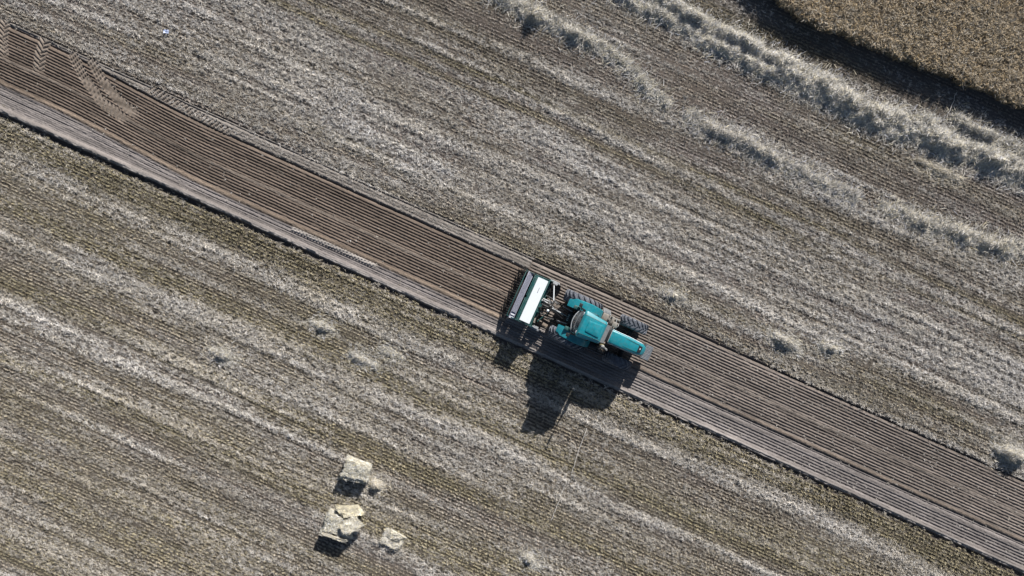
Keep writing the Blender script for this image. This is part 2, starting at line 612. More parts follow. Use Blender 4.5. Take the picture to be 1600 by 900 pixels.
def scatter(name, pts, rot, scl, tint, coll, mat, zoff=None):
    """one object whose points carry the plants of a collection (geometry nodes)"""
    me = bpy.data.meshes.new(name)
    n = len(pts)
    me.vertices.add(n)
    me.vertices.foreach_set('co', np.ascontiguousarray(pts, dtype=np.float32).ravel())
    a = me.attributes.new('irot', 'FLOAT_VECTOR', 'POINT')
    a.data.foreach_set('vector', np.ascontiguousarray(rot, dtype=np.float32).ravel())
    a = me.attributes.new('iscl', 'FLOAT_VECTOR', 'POINT')
    a.data.foreach_set('vector', np.ascontiguousarray(scl, dtype=np.float32).ravel())
    a = me.attributes.new('itint', 'FLOAT_COLOR', 'POINT')
    c4 = np.ones((n, 4), np.float32)
    c4[:, :3] = tint
    a.data.foreach_set('color', c4.ravel())
    me.update()
    me.materials.append(mat)
    o = bpy.data.objects.new(name, me)
    COL.objects.link(o)
    ng = bpy.data.node_groups.new(name + '_nodes', 'GeometryNodeTree')
    ng.interface.new_socket('Geometry', in_out='INPUT', socket_type='NodeSocketGeometry')
    ng.interface.new_socket('Geometry', in_out='OUTPUT', socket_type='NodeSocketGeometry')
    N, Lk = ng.nodes, ng.links
    gi = N.new('NodeGroupInput')
    go = N.new('NodeGroupOutput')
    ci = N.new('GeometryNodeCollectionInfo')
    ci.inputs['Collection'].default_value = coll
    ci.inputs['Separate Children'].default_value = True
    ci.inputs['Reset Children'].default_value = True
    ip = N.new('GeometryNodeInstanceOnPoints')
    ip.inputs['Pick Instance'].default_value = True
    ri = N.new('FunctionNodeRandomValue')
    ri.data_type = 'INT'
    ri.inputs['Min'].default_value = 0
    ri.inputs['Max'].default_value = len(coll.objects) - 1
    def attr(nm, dt):
        x = N.new('GeometryNodeInputNamedAttribute')
        x.data_type = dt
        x.inputs['Name'].default_value = nm
        return x.outputs['Attribute']
    Lk.new(gi.outputs[0], ip.inputs['Points'])
    Lk.new(ci.outputs[0], ip.inputs['Instance'])
    Lk.new([s for s in ri.outputs if s.type == 'INT'][0], ip.inputs['Instance Index'])
    er = N.new('FunctionNodeEulerToRotation')
    Lk.new(attr('irot', 'FLOAT_VECTOR'), er.inputs[0])
    Lk.new(er.outputs[0], ip.inputs['Rotation'])
    Lk.new(attr('iscl', 'FLOAT_VECTOR'), ip.inputs['Scale'])
    Lk.new(ip.outputs[0], go.inputs[0])
    md = o.modifiers.new('plants', 'NODES')
    md.node_group = ng
    return o


CROP_EDGE = np.array([(1080, -120), (1150, -55), (1200, -8), (1243, 31), (1338, 67), (1435, 105), (1577, 162), (1690, 211), (1900, 306)], float)


def in_crop(x, y, pad=0.0):
    px = x * PXM + 800
    py = 450 - y * PXM
    ye = np.interp(px, CROP_EDGE[:, 0], CROP_EDGE[:, 1])
    return (py < ye - pad) & (px > 1080)


HX, HY = 30.0, 18.6
# stubble stands in sown rows 18 cm apart
PITCH = .15
nv = int(2 * (HX * ST + HY * CT) / PITCH)
pts = []
for k in range(nv):
    v = -(HX * ST + HY * CT) + k * PITCH
    u = np.arange(-(HX * CT + HY * ST), HX * CT + HY * ST, .085)
    u = u + RNG.normal(0, .03, len(u))
    pts.append(np.stack([u, v + RNG.normal(0, .010, len(u)) + .05 * (fbm(u / 6, u * 0 + 2, 91) - .5)], -1))
P = np.concatenate(pts)
x, y = uv2xy(P[:, 0], P[:, 1])
cc = v2c(P[:, 1])
s_, o_ = tone(x, y)
keep = (np.abs(x) < HX) & (np.abs(y) < HY) & ((cc < 28.5) | (cc > 177.5 + 4.5 * RNG.random(len(cc)) + 7 * (fbm(P[:, 0] / .3, P[:, 0] * 0, 78, 2) - .4) + 3 * sstep(15, 5, P[:, 0] + 20))) & ~in_crop(x, y)
keep &= RNG.random(len(x)) < np.clip(.97 - .45 * s_, .2, 1)
x, y, s_, o_, cc = x[keep], y[keep], s_[keep], o_[keep], cc[keep]
n = len(x)
olive = np.array([.43, .38, .262])
lilac = np.array([.50, .455, .43])
brown = np.array([.42, .355, .31])
k2 = fbm(x / 2.2, y / 2.2, 95)[:, None]
tint = (lilac * k2 + brown * (1 - k2)) * (1 - o_[:, None]) + olive * o_[:, None]
us_, vs_ = xy2uv(x, y)
tint = tint * (.62 + .62 * RNG.random((n, 1)) ** 1.3) * (.68 + .66 * fbm(us_ / 9, vs_ / .17, 93, 2))[:, None]
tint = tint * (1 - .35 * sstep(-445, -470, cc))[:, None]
hs = (.55 + .5 * RNG.random(n)) * (.75 + .5 * o_) * (.6 + .8 * fbm(x / 1.4, y / 1.4, 97)) * np.where((cc > 176) & (cc < 225), 1.35, 1.0)
scl = np.stack([.95 + .5 * RNG.random(n), .52 + .3 * RNG.random(n), hs * .85], -1)
rot = np.stack([RNG.normal(0, .12, n), RNG.normal(0, .12, n), -TH + RNG.normal(0, .18, n) + math.pi * RNG.integers(0, 2, n)], -1)
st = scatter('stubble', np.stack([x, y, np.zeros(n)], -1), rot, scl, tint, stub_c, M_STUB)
tag(st, 'short cut stubble standing in rows over the field', 'stubble', kind='stuff')
N_STUB = n

# loose straw
n = 560000
x = (RNG.random(n) * 2 - 1) * HX
y = (RNG.random(n) * 2 - 1) * HY
s_, o_ = tone(x, y)
u, v = xy2uv(x, y)
cc = v2c(v)
px = x * PXM + 800
infield = (cc < 29) | (cc > 181 + 3 * RNG.random(len(cc)))
band = (cc > 33) & (cc < 48 + drift(u, v)) & (u < U_DRILL)
ahead = (cc > 29) & (cc < 172) & (u > 5)
prob = np.where(infield, (.06 + .94 * s_ ** 1.4) * (1 - .8 * sstep(-440, -455, cc)), np.where(band, .38, np.where(cc > 162, .09, np.where(ahead, .03, .010))))
keep = (RNG.random(n) < prob) & ~in_crop(x, y, -14)
x, y, s_, o_, cc = x[keep], y[keep], s_[keep], o_[keep], cc[keep]
n = len(x)
white = np.array([.78, .74, .70])
strawc = np.array([.60, .53, .42])
k2 = np.clip(.25 + .5 * o_ + .5 * (fbm(x / 1.8, y / 1.8, 99) - .5) - .3 * (s_ - .5), 0, 1)[:, None]
tint = (white * (1 - k2) + strawc * k2) * (.55 + .52 * s_[:, None]) * (.58 + .6 * RNG.random((n, 1)) ** 1.2) * (.72 + .58 * fbm(xy2uv(x, y)[0] / 9, xy2uv(x, y)[1] / .17, 94, 2))[:, None]
sc = .5 + .38 * RNG.random(n)
sc = np.where((cc > 29) & (cc < 176), sc * .6, sc)
lie = RNG.random(n) < .6
scl = np.stack([sc * np.where(lie, 1.4, 1), sc * np.where(lie, .65, 1), sc * 1.2 * (.4 + 1.2 * RNG.random(n) ** 2 * (.4 + s_))], -1)
rot = np.stack([RNG.normal(0, .1, n), RNG.normal(0, .1, n), np.where(lie, -TH + RNG.normal(0, .22, n), RNG.random(n) * 6.283)], -1)
lt = scatter('straw_litter', np.stack([x, y, .008 + .05 * s_ * RNG.random(n)], -1), rot, scl, tint, lit_c, M_LIT)
tag(lt, 'loose pale straw strewn over the stubble field', 'straw', kind='stuff')
N_LIT = n

# ripe standing crop in the corner
n = 52000
x = 7.0 + RNG.random(n) * 25
y = 6.0 + RNG.random(n) * 13.5
keep = in_crop(x, y, 2 * RNG.random(n) - 3 + 5 * (fbm(x / .5, y / .5, 101) - .5) * 2)
x, y = x[keep], y[keep]
n = len(x)
t1 = np.array([.44, .355, .25])
t2 = np.array([.40, .33, .235])
k2 = fbm(x / 1.2, y / 1.2, 103)[:, None]
tint = (t1 * k2 + t2 * (1 - k2)) * (.82 + .36 * RNG.random((n, 1)))
sc = .85 + .3 * RNG.random(n)
scl = np.stack([sc, sc, 1.28 * (.85 + .3 * RNG.random(n)) * (.97 + .2 * (fbm(x / .6, y / .6, 105) - .5))], -1)
rot = np.stack([RNG.normal(0, .1, n), RNG.normal(0, .1, n), RNG.random(n) * 6.283], -1)
cr = scatter('standing_crop', np.stack([x, y, 0 * x], -1), rot, scl, tint, crop_c, M_CROP)
tag(cr, 'uncut ripe brown crop standing in the corner of the field', 'crop', kind='stuff')


# ------------------------------------------------------------------ windrows, heaps and bales
def straw_blades_on(co_fn, n, rng, lmin=.14, lmax=.42, wmin=.010, wmax=.024, out=.35, tint=(.62, .57, .48), var=.35, along=None):
    """blades lying on a surface: co_fn(n) -> points, normals"""
    p, nr = co_fn(n)
    az = rng.random(n) * 2 * np.pi
    if along is not None:
        az = np.where(rng.random(n) < .5, along + rng.normal(0, .5, n), az)
    d = np.stack([np.cos(az), np.sin(az), np.zeros(n)], -1)
    d = d - nr * (d * nr).sum(1, keepdims=True)
    d /= np.linalg.norm(d, axis=1, keepdims=True) + 1e-9
    d = d + nr * (rng.random((n, 1)) * out * 2 - out * .35)
    d /= np.linalg.norm(d, axis=1, keepdims=True)
    d2 = d + rng.normal(0, .25, (n, 3)) - np.array([0, 0, .25])
    d2 /= np.linalg.norm(d2, axis=1, keepdims=True)
    side = np.cross(d, nr)
    side /= np.linalg.norm(side, axis=1, keepdims=True) + 1e-9
    rl = rng.normal(0, .6, (n, 1))
    side = side * np.cos(rl) + nr * np.sin(rl)
    L = lmin + (lmax - lmin) * rng.random((n, 1))
    h = (wmin + (wmax - wmin) * rng.random((n, 1))) / 2
    p0 = p - d * L * .3 + nr * .01
    p1 = p + d * L * .3 + nr * .02
    p2 = p1 + d2 * L * .4
    vs = np.stack([p0 - side * h, p0 + side * h, p1 - side * h, p1 + side * h, p2 - side * h * .5, p2 + side * h * .5], 1)
    vs[:, :, 2] = np.maximum(vs[:, :, 2], .006)
    k = np.arange(n)[:, None] * 6
    fs = np.concatenate([k + [0, 1, 3, 2], k + [2, 3, 5, 4]], 1).reshape(-1)
    b = 1 + var * (rng.random(n) * 2 - 1)
    b = b * (.6 + .85 * fbm(p[:, 0] / .12, p[:, 1] / .12, 171, 2))
    wm = rng.normal(0, .1, n)
    cc = np.array(tint)[None] * np.stack([b * (1 + .3 * wm), b, b * (1 - wm)], -1)
    return vs.reshape(-1, 3), fs, np.repeat(cc[:, None], 6, 1).reshape(-1, 3)


def height_heap(name, X, Y, Z, n_bl, label, cat, group=None, tint=(.62, .57, .48), core=(.34, .30, .235), lmax=.42, along=None, seed=1, out=.5, z0=-.02, spread=.28, wide=.020):
    """a heap of straw: lumpy body from a height grid plus blades, one mesh"""
    rng = np.random.default_rng(seed)
    nu, nv = Z.shape
    fc = grid_faces(nu, nv).reshape(-1, 4)
    zm = Z.reshape(-1)[fc].max(1)
    fc = fc[zm > .015]
    body = np.stack([X, Y, np.maximum(Z, z0)], -1).reshape(-1, 3)
    gx = np.gradient(Z, axis=0) / (np.hypot(np.gradient(X, axis=0), np.gradient(Y, axis=0)) + 1e-6)
    gy = np.gradient(Z, axis=1) / (np.hypot(np.gradient(X, axis=1), np.gradient(Y, axis=1)) + 1e-6)
    ax = np.stack([np.gradient(X, axis=0), np.gradient(Y, axis=0)], -1)
    ax /= np.linalg.norm(ax, axis=-1, keepdims=True) + 1e-9
    ay = np.stack([np.gradient(X, axis=1), np.gradient(Y, axis=1)], -1)
    ay /= np.linalg.norm(ay, axis=-1, keepdims=True) + 1e-9
    nrm = np.concatenate([-(gx[..., None] * ax + gy[..., None] * ay), np.ones(Z.shape + (1,))], -1)
    nrm /= np.linalg.norm(nrm, axis=-1, keepdims=True)
    zr = Z.reshape(-1)
    pr = np.clip(zr + .0, 0, .10)
    pr = pr / pr.sum()
    cell = np.hypot(X[1, 0] - X[0, 0], Y[1, 0] - Y[0, 0])

    def fn(n):
        i = rng.choice(len(zr), n, p=pr)
        stray = (rng.random(n) < .28)[:, None]
        p = body[i] + np.concatenate([rng.normal(0, 1, (n, 2)) * np.where(stray, spread, cell * .6), np.zeros((n, 1))], 1)
        p[:, 2] = np.where(stray[:, 0], .01 + .07 * rng.random(n), p[:, 2])
        nn = np.where(stray, np.array([[0, 0, 1.0]]), nrm.reshape(-1, 3)[i])
        return p, nn
    bv, bf, bc = straw_blades_on(fn, n_bl, rng, tint=tint, lmin=.08, lmax=lmax, along=along, out=out, wmin=.008, wmax=wide)
    used = np.unique(fc)
    remap = -np.ones(len(body), int)
    remap[used] = np.arange(len(used))
    V_ = np.concatenate([body[used], bv])
    F_ = np.concatenate([remap[fc].reshape(-1), bf + len(used)])
    C_ = np.concatenate([np.tile(np.array(core), (len(used), 1)), bc])
    o = mesh_np(name, V_, F_, 4, M_STRAW, C_)
    tag(o, label, cat, group)
    return o


def windrow(path, half, hfun, nb, label, seed, tint, two=0.0, group=None, gate=True):
    P = np.array([gp(*q) for q in path])
    d = np.r_[0, np.cumsum(np.hypot(*np.diff(P, axis=0).T))]
    s = np.arange(0, d[-1], .06)
    cx = np.interp(s, d, P[:, 0])
    cy = np.interp(s, d, P[:, 1])
    k = np.ones(25) / 25
    cx = np.convolve(np.pad(cx, 12, 'edge'), k, 'valid')
    cy = np.convolve(np.pad(cy, 12, 'edge'), k, 'valid')
    tx, ty = np.gradient(cx), np.gradient(cy)
    l = np.hypot(tx, ty)
    tx, ty = tx / l, ty / l
    t = np.linspace(-half * 1.35, half * 1.35, int(half * 2.7 / .06))
    Sg, Tg = np.meshgrid(s, t, indexing='ij')
    wv = .38 * (fbm(Sg / 1.3, Sg * 0 + seed, 111 + seed) - .5)
    X = cx[:, None] - ty[:, None] * (Tg + wv)
    Y = cy[:, None] + tx[:, None] * (Tg + wv)
    q = Tg / half
    wid = .45 + 1.15 * fbm(Sg / .5, Tg / .5 + 9, 115 + seed)
    prof = np.exp(-(np.abs(q) / (.62 * wid)) ** 2.4)
    if two > 0:
        sp = .45
        p2 = np.exp(-((q - sp) / .34) ** 2) * .95 + np.exp(-((q + sp) / .30) ** 2) * .8
        m = two * sstep(.55, .25, Sg / d[-1])
        prof = prof * (1 - m) + p2 * m
    lump = .10 + 2.4 * fbm(Sg / .5, Tg / .36, 117 + seed, 4) ** 1.9
    if gate:
        lump = lump * (.5 + .6 * sstep(.36, .62, fbm(Sg / 1.1, Tg / 1.5, 119 + seed, 2)))
    h = hfun(s / d[-1])[:, None]
    Z = h * prof * lump + (.12 + .38 * h) * (fbm(Sg / .17, Tg / .15, 121 + seed, 2) - .42) * prof - .012
    Z *= sstep(0, .4, Sg) * sstep(d[-1], d[-1] - .4, Sg)
    al = math.atan2(P[-1, 1] - P[0, 1], P[-1, 0] - P[0, 0])
    return height_heap('straw_windrow', X, Y, Z, nb, label, 'windrow', group, tint=tint, along=al + 1.2, seed=seed)


windrow([(930, -38), (1040, 18), (1130, 62), (1240, 118), (1330, 163), (1420, 200), (1520, 240), (1660, 292)], .76,
        lambda q: np.interp(q, [0, .3, .5, .8, 1], [.24, .26, .30, .31, .27]), 62000,
        'thick fluffy windrow of pale straw nearest the uncut crop', 1, (.57, .54, .485), two=.9, gate=False)
windrow([(745, -25), (800, 4), (860, 36), (905, 55), (950, 82), (1005, 128), (1050, 172)], .42,
        lambda q: np.interp(q, [0, .2, .5, .75, 1], [.26, .30, .20, .13, .10]), 15000,
        'thin pale straw windrow running in from the top edge, left of the thick one', 2, (.53, .50, .445), two=0)
windrow([(1062, 176), (1130, 212), (1215, 250), (1280, 287), (1345, 320)], .42,
        lambda q: np.interp(q, [0, .3, .6, 1], [.10, .13, .16, .14]), 14000,
        'flattened sparse straw windrow in the middle of the upper right field', 3, (.52, .49, .445))
windrow([(1360, 318), (1420, 340), (1490, 362), (1545, 381), (1600, 396), (1670, 420)], .45,
        lambda q: np.interp(q, [0, .3, .6, .8, 1], [.12, .2, .28, .24, .16]), 14000,
        'straw windrow with a dark shaded flank at the right edge, below the thick one', 4, (.55, .515, .455))
windrow([(1478, 182), (1530, 205), (1580, 226), (1660, 258)], .28,
        lambda q: np.interp(q, [0, .4, 1], [.12, .2, .2]), 7000,
        'narrow strand of straw between the thick windrow and the crop shadow at right', 5, (.53, .50, .445))


def heap(px, py, lx, ly, h, ang, label, seed, tint=(.53, .50, .445), nb=1800, flat=False, name='straw_heap'):
    x0, y0 = gp(px, py)
    lx *= 1.35
    nb = int(nb * 1.5)
    a = np.linspace(-1.4, 1.4, max(14, int(lx * 2.8 / .06)))
    b = np.linspace(-1.4, 1.4, max(14, int(ly * 2.8 / .06)))
    Ag, Bg = np.meshgrid(a, b, indexing='ij')
    ca, sa = math.cos(ang), math.sin(ang)
    X = x0 + Ag * lx * ca - Bg * ly * sa
    Y = y0 + Ag * lx * sa + Bg * ly * ca
    r = np.hypot(Ag, Bg) * (.35 + 1.4 * fbm(Ag * 2.3 + seed, Bg * 1.9 + 4, 131 + seed))
    prof = sstep(1.0, .55, r) if flat else np.exp(-(r / .6) ** 1.7)
    Z = 1.0 * h * prof * (.15 + 1.75 * fbm(Ag * lx / .25 + 7, Bg * ly / .2, 133 + seed) ** 1.3) - .02
    return height_heap(name, X, Y, Z, nb, label, 'straw heap', None, tint=tint, lmax=.24, seed=seed + 50, along=ang, out=.4, wide=.015)


A0 = -TH
heap(1578, 710, .62, .42, .52, A0, 'big straw heap beside the drilled strip at the right edge', 1, nb=4200)
heap(1224, 533, .75, .25, .28, A0 - .1, 'long low straw heap right of the tractor, left one of a pair', 2, nb=2600)
heap(1292, 543, .5, .2, .22, A0 + .2, 'low straw heap right of the tractor, right one of a pair', 3, nb=1500)
heap(503, 510, .5, .18, .22, A0, 'small straw heap in the lower left field, close below the drilled strip', 4, nb=1300)
heap(350, 556, .52, .24, .27, A0, 'small straw heap farthest left in the lower field', 5, nb=1700)
heap(563, 560, .6, .2, .22, A0, 'low curved straw heap above the upper broken bale', 6, nb=1700)
heap(611, 552, .5, .17, .16, A0, 'faint low straw heap right of the curved heap', 7, nb=1200)
heap(827, 873, .40, .2, .32, A0 - .2, 'small bright straw heap at the bottom edge below the tractor shadow', 8, nb=1500)
heap(1052, 462, .55, .22, .2, A0, 'low straw heap above the right front of the tractor', 9, nb=1400)
heap(1470, 268, .95, .22, .09, A0 - .02, 'flat mat of straw lying between the two right hand windrows', 10, tint=(.50, .455, .38), nb=2200, flat=True, name='straw_mat')
heap(588, 757, .42, .24, .26, A0, 'loose straw spilled at the right of the upper bale', 11, nb=1700, tint=(.60, .55, .465))


def slab(name, corners, z0, z1, seed, parent, ox, oy, flare=0.0, nb=900, tint=(.61, .585, .51), tilt=(0, 0), core=(.38, .345, .275)):
    """one pressed slab of straw: footprint corners in survey units (top outline), lumpy faces, bristling blades"""
    rng = np.random.default_rng(seed)
    P = np.array([gp(*q) for q in corners]) - np.array([ox, oy])
    P = P.mean(0) + (P - P.mean(0)) * .93
    n = 14
    nz = 8
    a = np.linspace(0, 1, n)
    A, B = np.meshgrid(a, a, indexing='ij')
    def bil(A, B):
        return ((1 - A) * (1 - B))[..., None] * P[0] + (A * (1 - B))[..., None] * P[1] + (A * B)[..., None] * P[2] + ((1 - A) * B)[..., None] * P[3]
    cen = P.mean(0)
    top = bil(A, B)
    zt = z1 + tilt[0] * (A - .5) + tilt[1] * (B - .5) + .10 * (fbm(A * 4 + seed, B * 4, 141, 3) - .5)
    vs, fs, ns = [], [], []
    vs.append(np.concatenate([top, zt[..., None]], -1).reshape(-1, 3))
    fs.append(grid_faces(n, n).reshape(-1, 4))
    off = n * n
    edge_idx = [(a, 0 * a), (1 + 0 * a, a), (1 - a, 1 + 0 * a), (0 * a, 1 - a)]
    per = np.concatenate([np.stack(e, -1)[:-1] for e in edge_idx])
    ring = bil(per[:, 0], per[:, 1])
    wig = 1 + .22 * (fbm(per[:, 0] * 5 + seed, per[:, 1] * 5, 143, 3) - .5)
    ring = cen + (ring - cen) * wig[:, None]
    wg = 1 + .22 * (fbm(A * 5 + seed, B * 5, 143, 3) - .5)
    top = cen + (top - cen) * wg[..., None]
    vs[0] = np.concatenate([top, zt[..., None]], -1).reshape(-1, 3)
    zr = z1 + tilt[0] * (per[:, 0] - .5) + tilt[1] * (per[:, 1] - .5) + .10 * (fbm(per[:, 0] * 4 + seed, per[:, 1] * 4, 141, 3) - .5)
    m = len(ring)
    for k in range(nz + 1):
        f = k / nz
        sc = 1 + flare * f
        p = cen + (ring - cen) * (sc + (.0 if k == 0 else .05 * (fbm(np.arange(m) / 3.0, np.full(m, k / 1.5), 145 + seed, 2) - .5)))[..., None] if k else ring
        z = zr * (1 - f) + z0 * f
        vs.append(np.concatenate([p, z[:, None]], -1))
    i = np.arange(m)
    j = (i + 1) % m
    for k in range(nz):
        o1 = off + k * m
        o2 = o1 + m
        fs.append(np.stack([o1 + i, o2 + i, o2 + j, o1 + j], -1))
    Vb = np.concatenate(vs)
    Fb = np.concatenate(fs)
    tri = Vb[Fb]
    nr = np.cross(tri[:, 1] - tri[:, 0], tri[:, 3] - tri[:, 0])
    area = np.linalg.norm(nr, axis=1)
    nr = nr / (area[:, None] + 1e-9)
    cf = tri.mean(1)
    flip = ((cf - np.array([cen[0], cen[1], (z0 + z1) / 2])) * nr).sum(1) < 0
    nr[flip] *= -1

    def fn(q):
        i = rng.choice(len(Fb), q, p=area / area.sum())
        w = rng.dirichlet([1, 1, 1, 1], q)
        return (tri[i] * w[..., None]).sum(1), nr[i]
    bv, bf, bc = straw_blades_on(fn, nb, rng, lmin=.06, lmax=.2, wmin=.007, wmax=.014, out=.18, tint=tint, var=.3)
    bv[:, 2] = np.maximum(bv[:, 2], .01)
    C_ = np.concatenate([np.tile(np.array(core), (len(Vb), 1)) * (1 + .3 * (rng.random((len(Vb), 1)) - .5)), bc])
    return mesh_np(name, np.concatenate([Vb, bv]), np.concatenate([Fb.reshape(-1), bf + len(Vb)]), 4, M_STRAW, C_, parent=parent)


def bale(px, py, label):
    x, y = gp(px, py)
    e = empty('straw_bale', (x, y, 0))
    tag(e, label, 'bale', 'straw bales left on the field')
    return e, x, y


b, bx_, by_ = bale(552, 735, 'square straw bale, the upper one, with loose straw spilling at its right')
slab('bale_block', [(536, 738), (576, 747), (581, 726), (545, 711)], 0, .64, 1, b, bx_, by_, flare=.10, nb=2600)
slab('flake', [(534, 743), (571, 751), (576, 744), (539, 735)], 0, .54, 2, b, bx_, by_, flare=.06, nb=700)
b, bx_, by_ = bale(530, 815, 'burst square straw bale, the lower one, with broken flakes on its top')
slab('bale_block', [(507, 824), (547, 835), (555, 812), (518, 796)], 0, .52, 3, b, bx_, by_, flare=.26, nb=2400)
slab('flake', [(534, 817), (545, 828), (573, 816), (556, 799)], .40, .66, 4, b, bx_, by_, flare=-.03, nb=900, tilt=(.08, -.18))
slab('flake', [(526, 790), (542, 804), (569, 801), (560, 789)], .0, .46, 5, b, bx_, by_, flare=.12, nb=900, tilt=(.1, -.1), tint=(.66, .61, .47))
slab('flake', [(503, 829), (545, 842), (547, 838), (506, 825)], .30, .58, 6, b, bx_, by_, nb=350)
b, bx_, by_ = bale(614, 840, 'low flat broken straw bale, rightmost and smallest of the three')
slab('bale_block', [(595, 845), (622, 858), (634, 840), (604, 824)], 0, .15, 7, b, bx_, by_, flare=.12, nb=2600, tilt=(0, -.08), tint=(.60, .565, .49), core=(.34, .31, .26))
slab('flake', [(606, 836), (620, 843), (633, 838), (612, 826)], .10, .20, 8, b, bx_, by_, flare=.1, nb=900, tint=(.64, .60, .51), core=(.36, .33, .27))


# ------------------------------------------------------------------ machine mesh helpers
class MB:
    def __init__(s):
        s.bm = bmesh.new()

    def box(s, x0, x1, y0, y1, z0, z1, bev=0.0, seg=2, rot=None, piv=None):
        r = bmesh.ops.create_cube(s.bm, size=1)
        vs = r['verts']
        for v in vs:
            v.co = Vector(((x0 + x1) / 2 + v.co.x * (x1 - x0), (y0 + y1) / 2 + v.co.y * (y1 - y0), (z0 + z1) / 2 + v.co.z * (z1 - z0)))
        if bev > 0:
            es = list({e for v in vs for e in v.link_edges})
            rr = bmesh.ops.bevel(s.bm, geom=es, offset=bev, segments=seg, affect='EDGES', profile=.5)
            vs = list({v for f in rr['faces'] for v in f.verts} | {v for v in vs if v.is_valid})
        if rot is not None:
            bmesh.ops.rotate(s.bm, verts=vs, cent=piv or ((x0 + x1) / 2, (y0 + y1) / 2, (z0 + z1) / 2), matrix=rot)
        return s

    def prism(s, pts, y0, y1, bev=0.0):
        """outline in x,z extruded along y"""
        a = [s.bm.verts.new((x, y0, z)) for x, z in pts]
        b = [s.bm.verts.new((x, y1, z)) for x, z in pts]
        n = len(pts)
        fs = [s.bm.faces.new(a[::-1]), s.bm.faces.new(b)]
        for i in range(n):
            fs.append(s.bm.faces.new((a[i], a[(i + 1) % n], b[(i + 1) % n], b[i])))
        if bev > 0:
            es = list({e for f in fs for e in f.edges})
            bmesh.ops.bevel(s.bm, geom=es, offset=bev, segments=2, affect='EDGES', profile=.5)
        return s

    def tube(s, pts, r, n=8, cap=True):
        pts = [Vector(p) for p in pts]
        rs = r if isinstance(r, (list, tuple)) else [r] * len(pts)
        rings = []
        for i, p in enumerate(pts):
            d = (pts[min(i + 1, len(pts) - 1)] - pts[max(i - 1, 0)]).normalized()
            q = d.to_track_quat('Z', 'Y')
            rings.append([s.bm.verts.new(p + q @ Vector((rs[i] * math.cos(t * 2 * math.pi / n), rs[i] * math.sin(t * 2 * math.pi / n), 0))) for t in range(n)])
        for a, b in zip(rings, rings[1:]):
            for t in range(n):
                s.bm.faces.new((a[t], a[(t + 1) % n], b[(t + 1) % n], b[t]))
        if cap:
            s.bm.faces.new(rings[0][::-1])
            s.bm.faces.new(rings[-1])
        return s

    def lathe_y(s, prof, cx, cz, y0=0.0, n=36):
        """profile of (radius, y) spun around the y axis at cx, cz"""
        rings = []
        for r, y in prof:
            rings.append([s.bm.verts.new((cx + r * math.cos(t * 2 * math.pi / n), y0 + y, cz + r * math.sin(t * 2 * math.pi / n))) for t in range(n)])
        for a, b in zip(rings, rings[1:]):
            for t in range(n):
                s.bm.faces.new((a[t], b[t], b[(t + 1) % n], a[(t + 1) % n]))
        return s

    def loft(s, secs, close=True, cap=True):
        """closed cross-sections (lists of points) skinned one to the next"""
        rings = [[s.bm.verts.new(p) for p in sec] for sec in secs]
        n = len(rings[0])
        for a, b in zip(rings, rings[1:]):
            for t in range(n if close else n - 1):
                s.bm.faces.new((a[t], a[(t + 1) % n], b[(t + 1) % n], b[t]))
        if cap and close:
            s.bm.faces.new(rings[0][::-1])
            s.bm.faces.new(rings[-1])
        return s

    def quad(s, a, b, c, d, th=0.0):
        p = [Vector(q) for q in (a, b, c, d)]
        if th == 0:
            s.bm.faces.new([s.bm.verts.new(q) for q in p])
            return s
        nrm = (p[1] - p[0]).cross(p[3] - p[0]).normalized() * th
        s.loft([[q for q in p], [q + nrm for q in p]])
        return s

    def build(s, name, mat, parent=None, smooth=True, angle=35):
        bmesh.ops.recalc_face_normals(s.bm, faces=s.bm.faces)
        me = bpy.data.meshes.new(name)
        s.bm.to_mesh(me)
        s.bm.free()
        me.materials.append(mat)
        if smooth:
            me.polygons.foreach_set('use_smooth', np.ones(len(me.polygons), dtype=bool))
            me.set_sharp_from_angle(angle=math.radians(angle))
        o = bpy.data.objects.new(name, me)
        COL.objects.link(o)
        if parent:
            o.parent = parent
        return o


# ------------------------------------------------------------------ the tractor
ox, oy = gp(896, 499)
tr_ = empty('tractor', (ox, oy, 0.0), -TH)
tag(tr_, 'turquoise farm tractor pulling a seed drill along the worked strip', 'tractor')


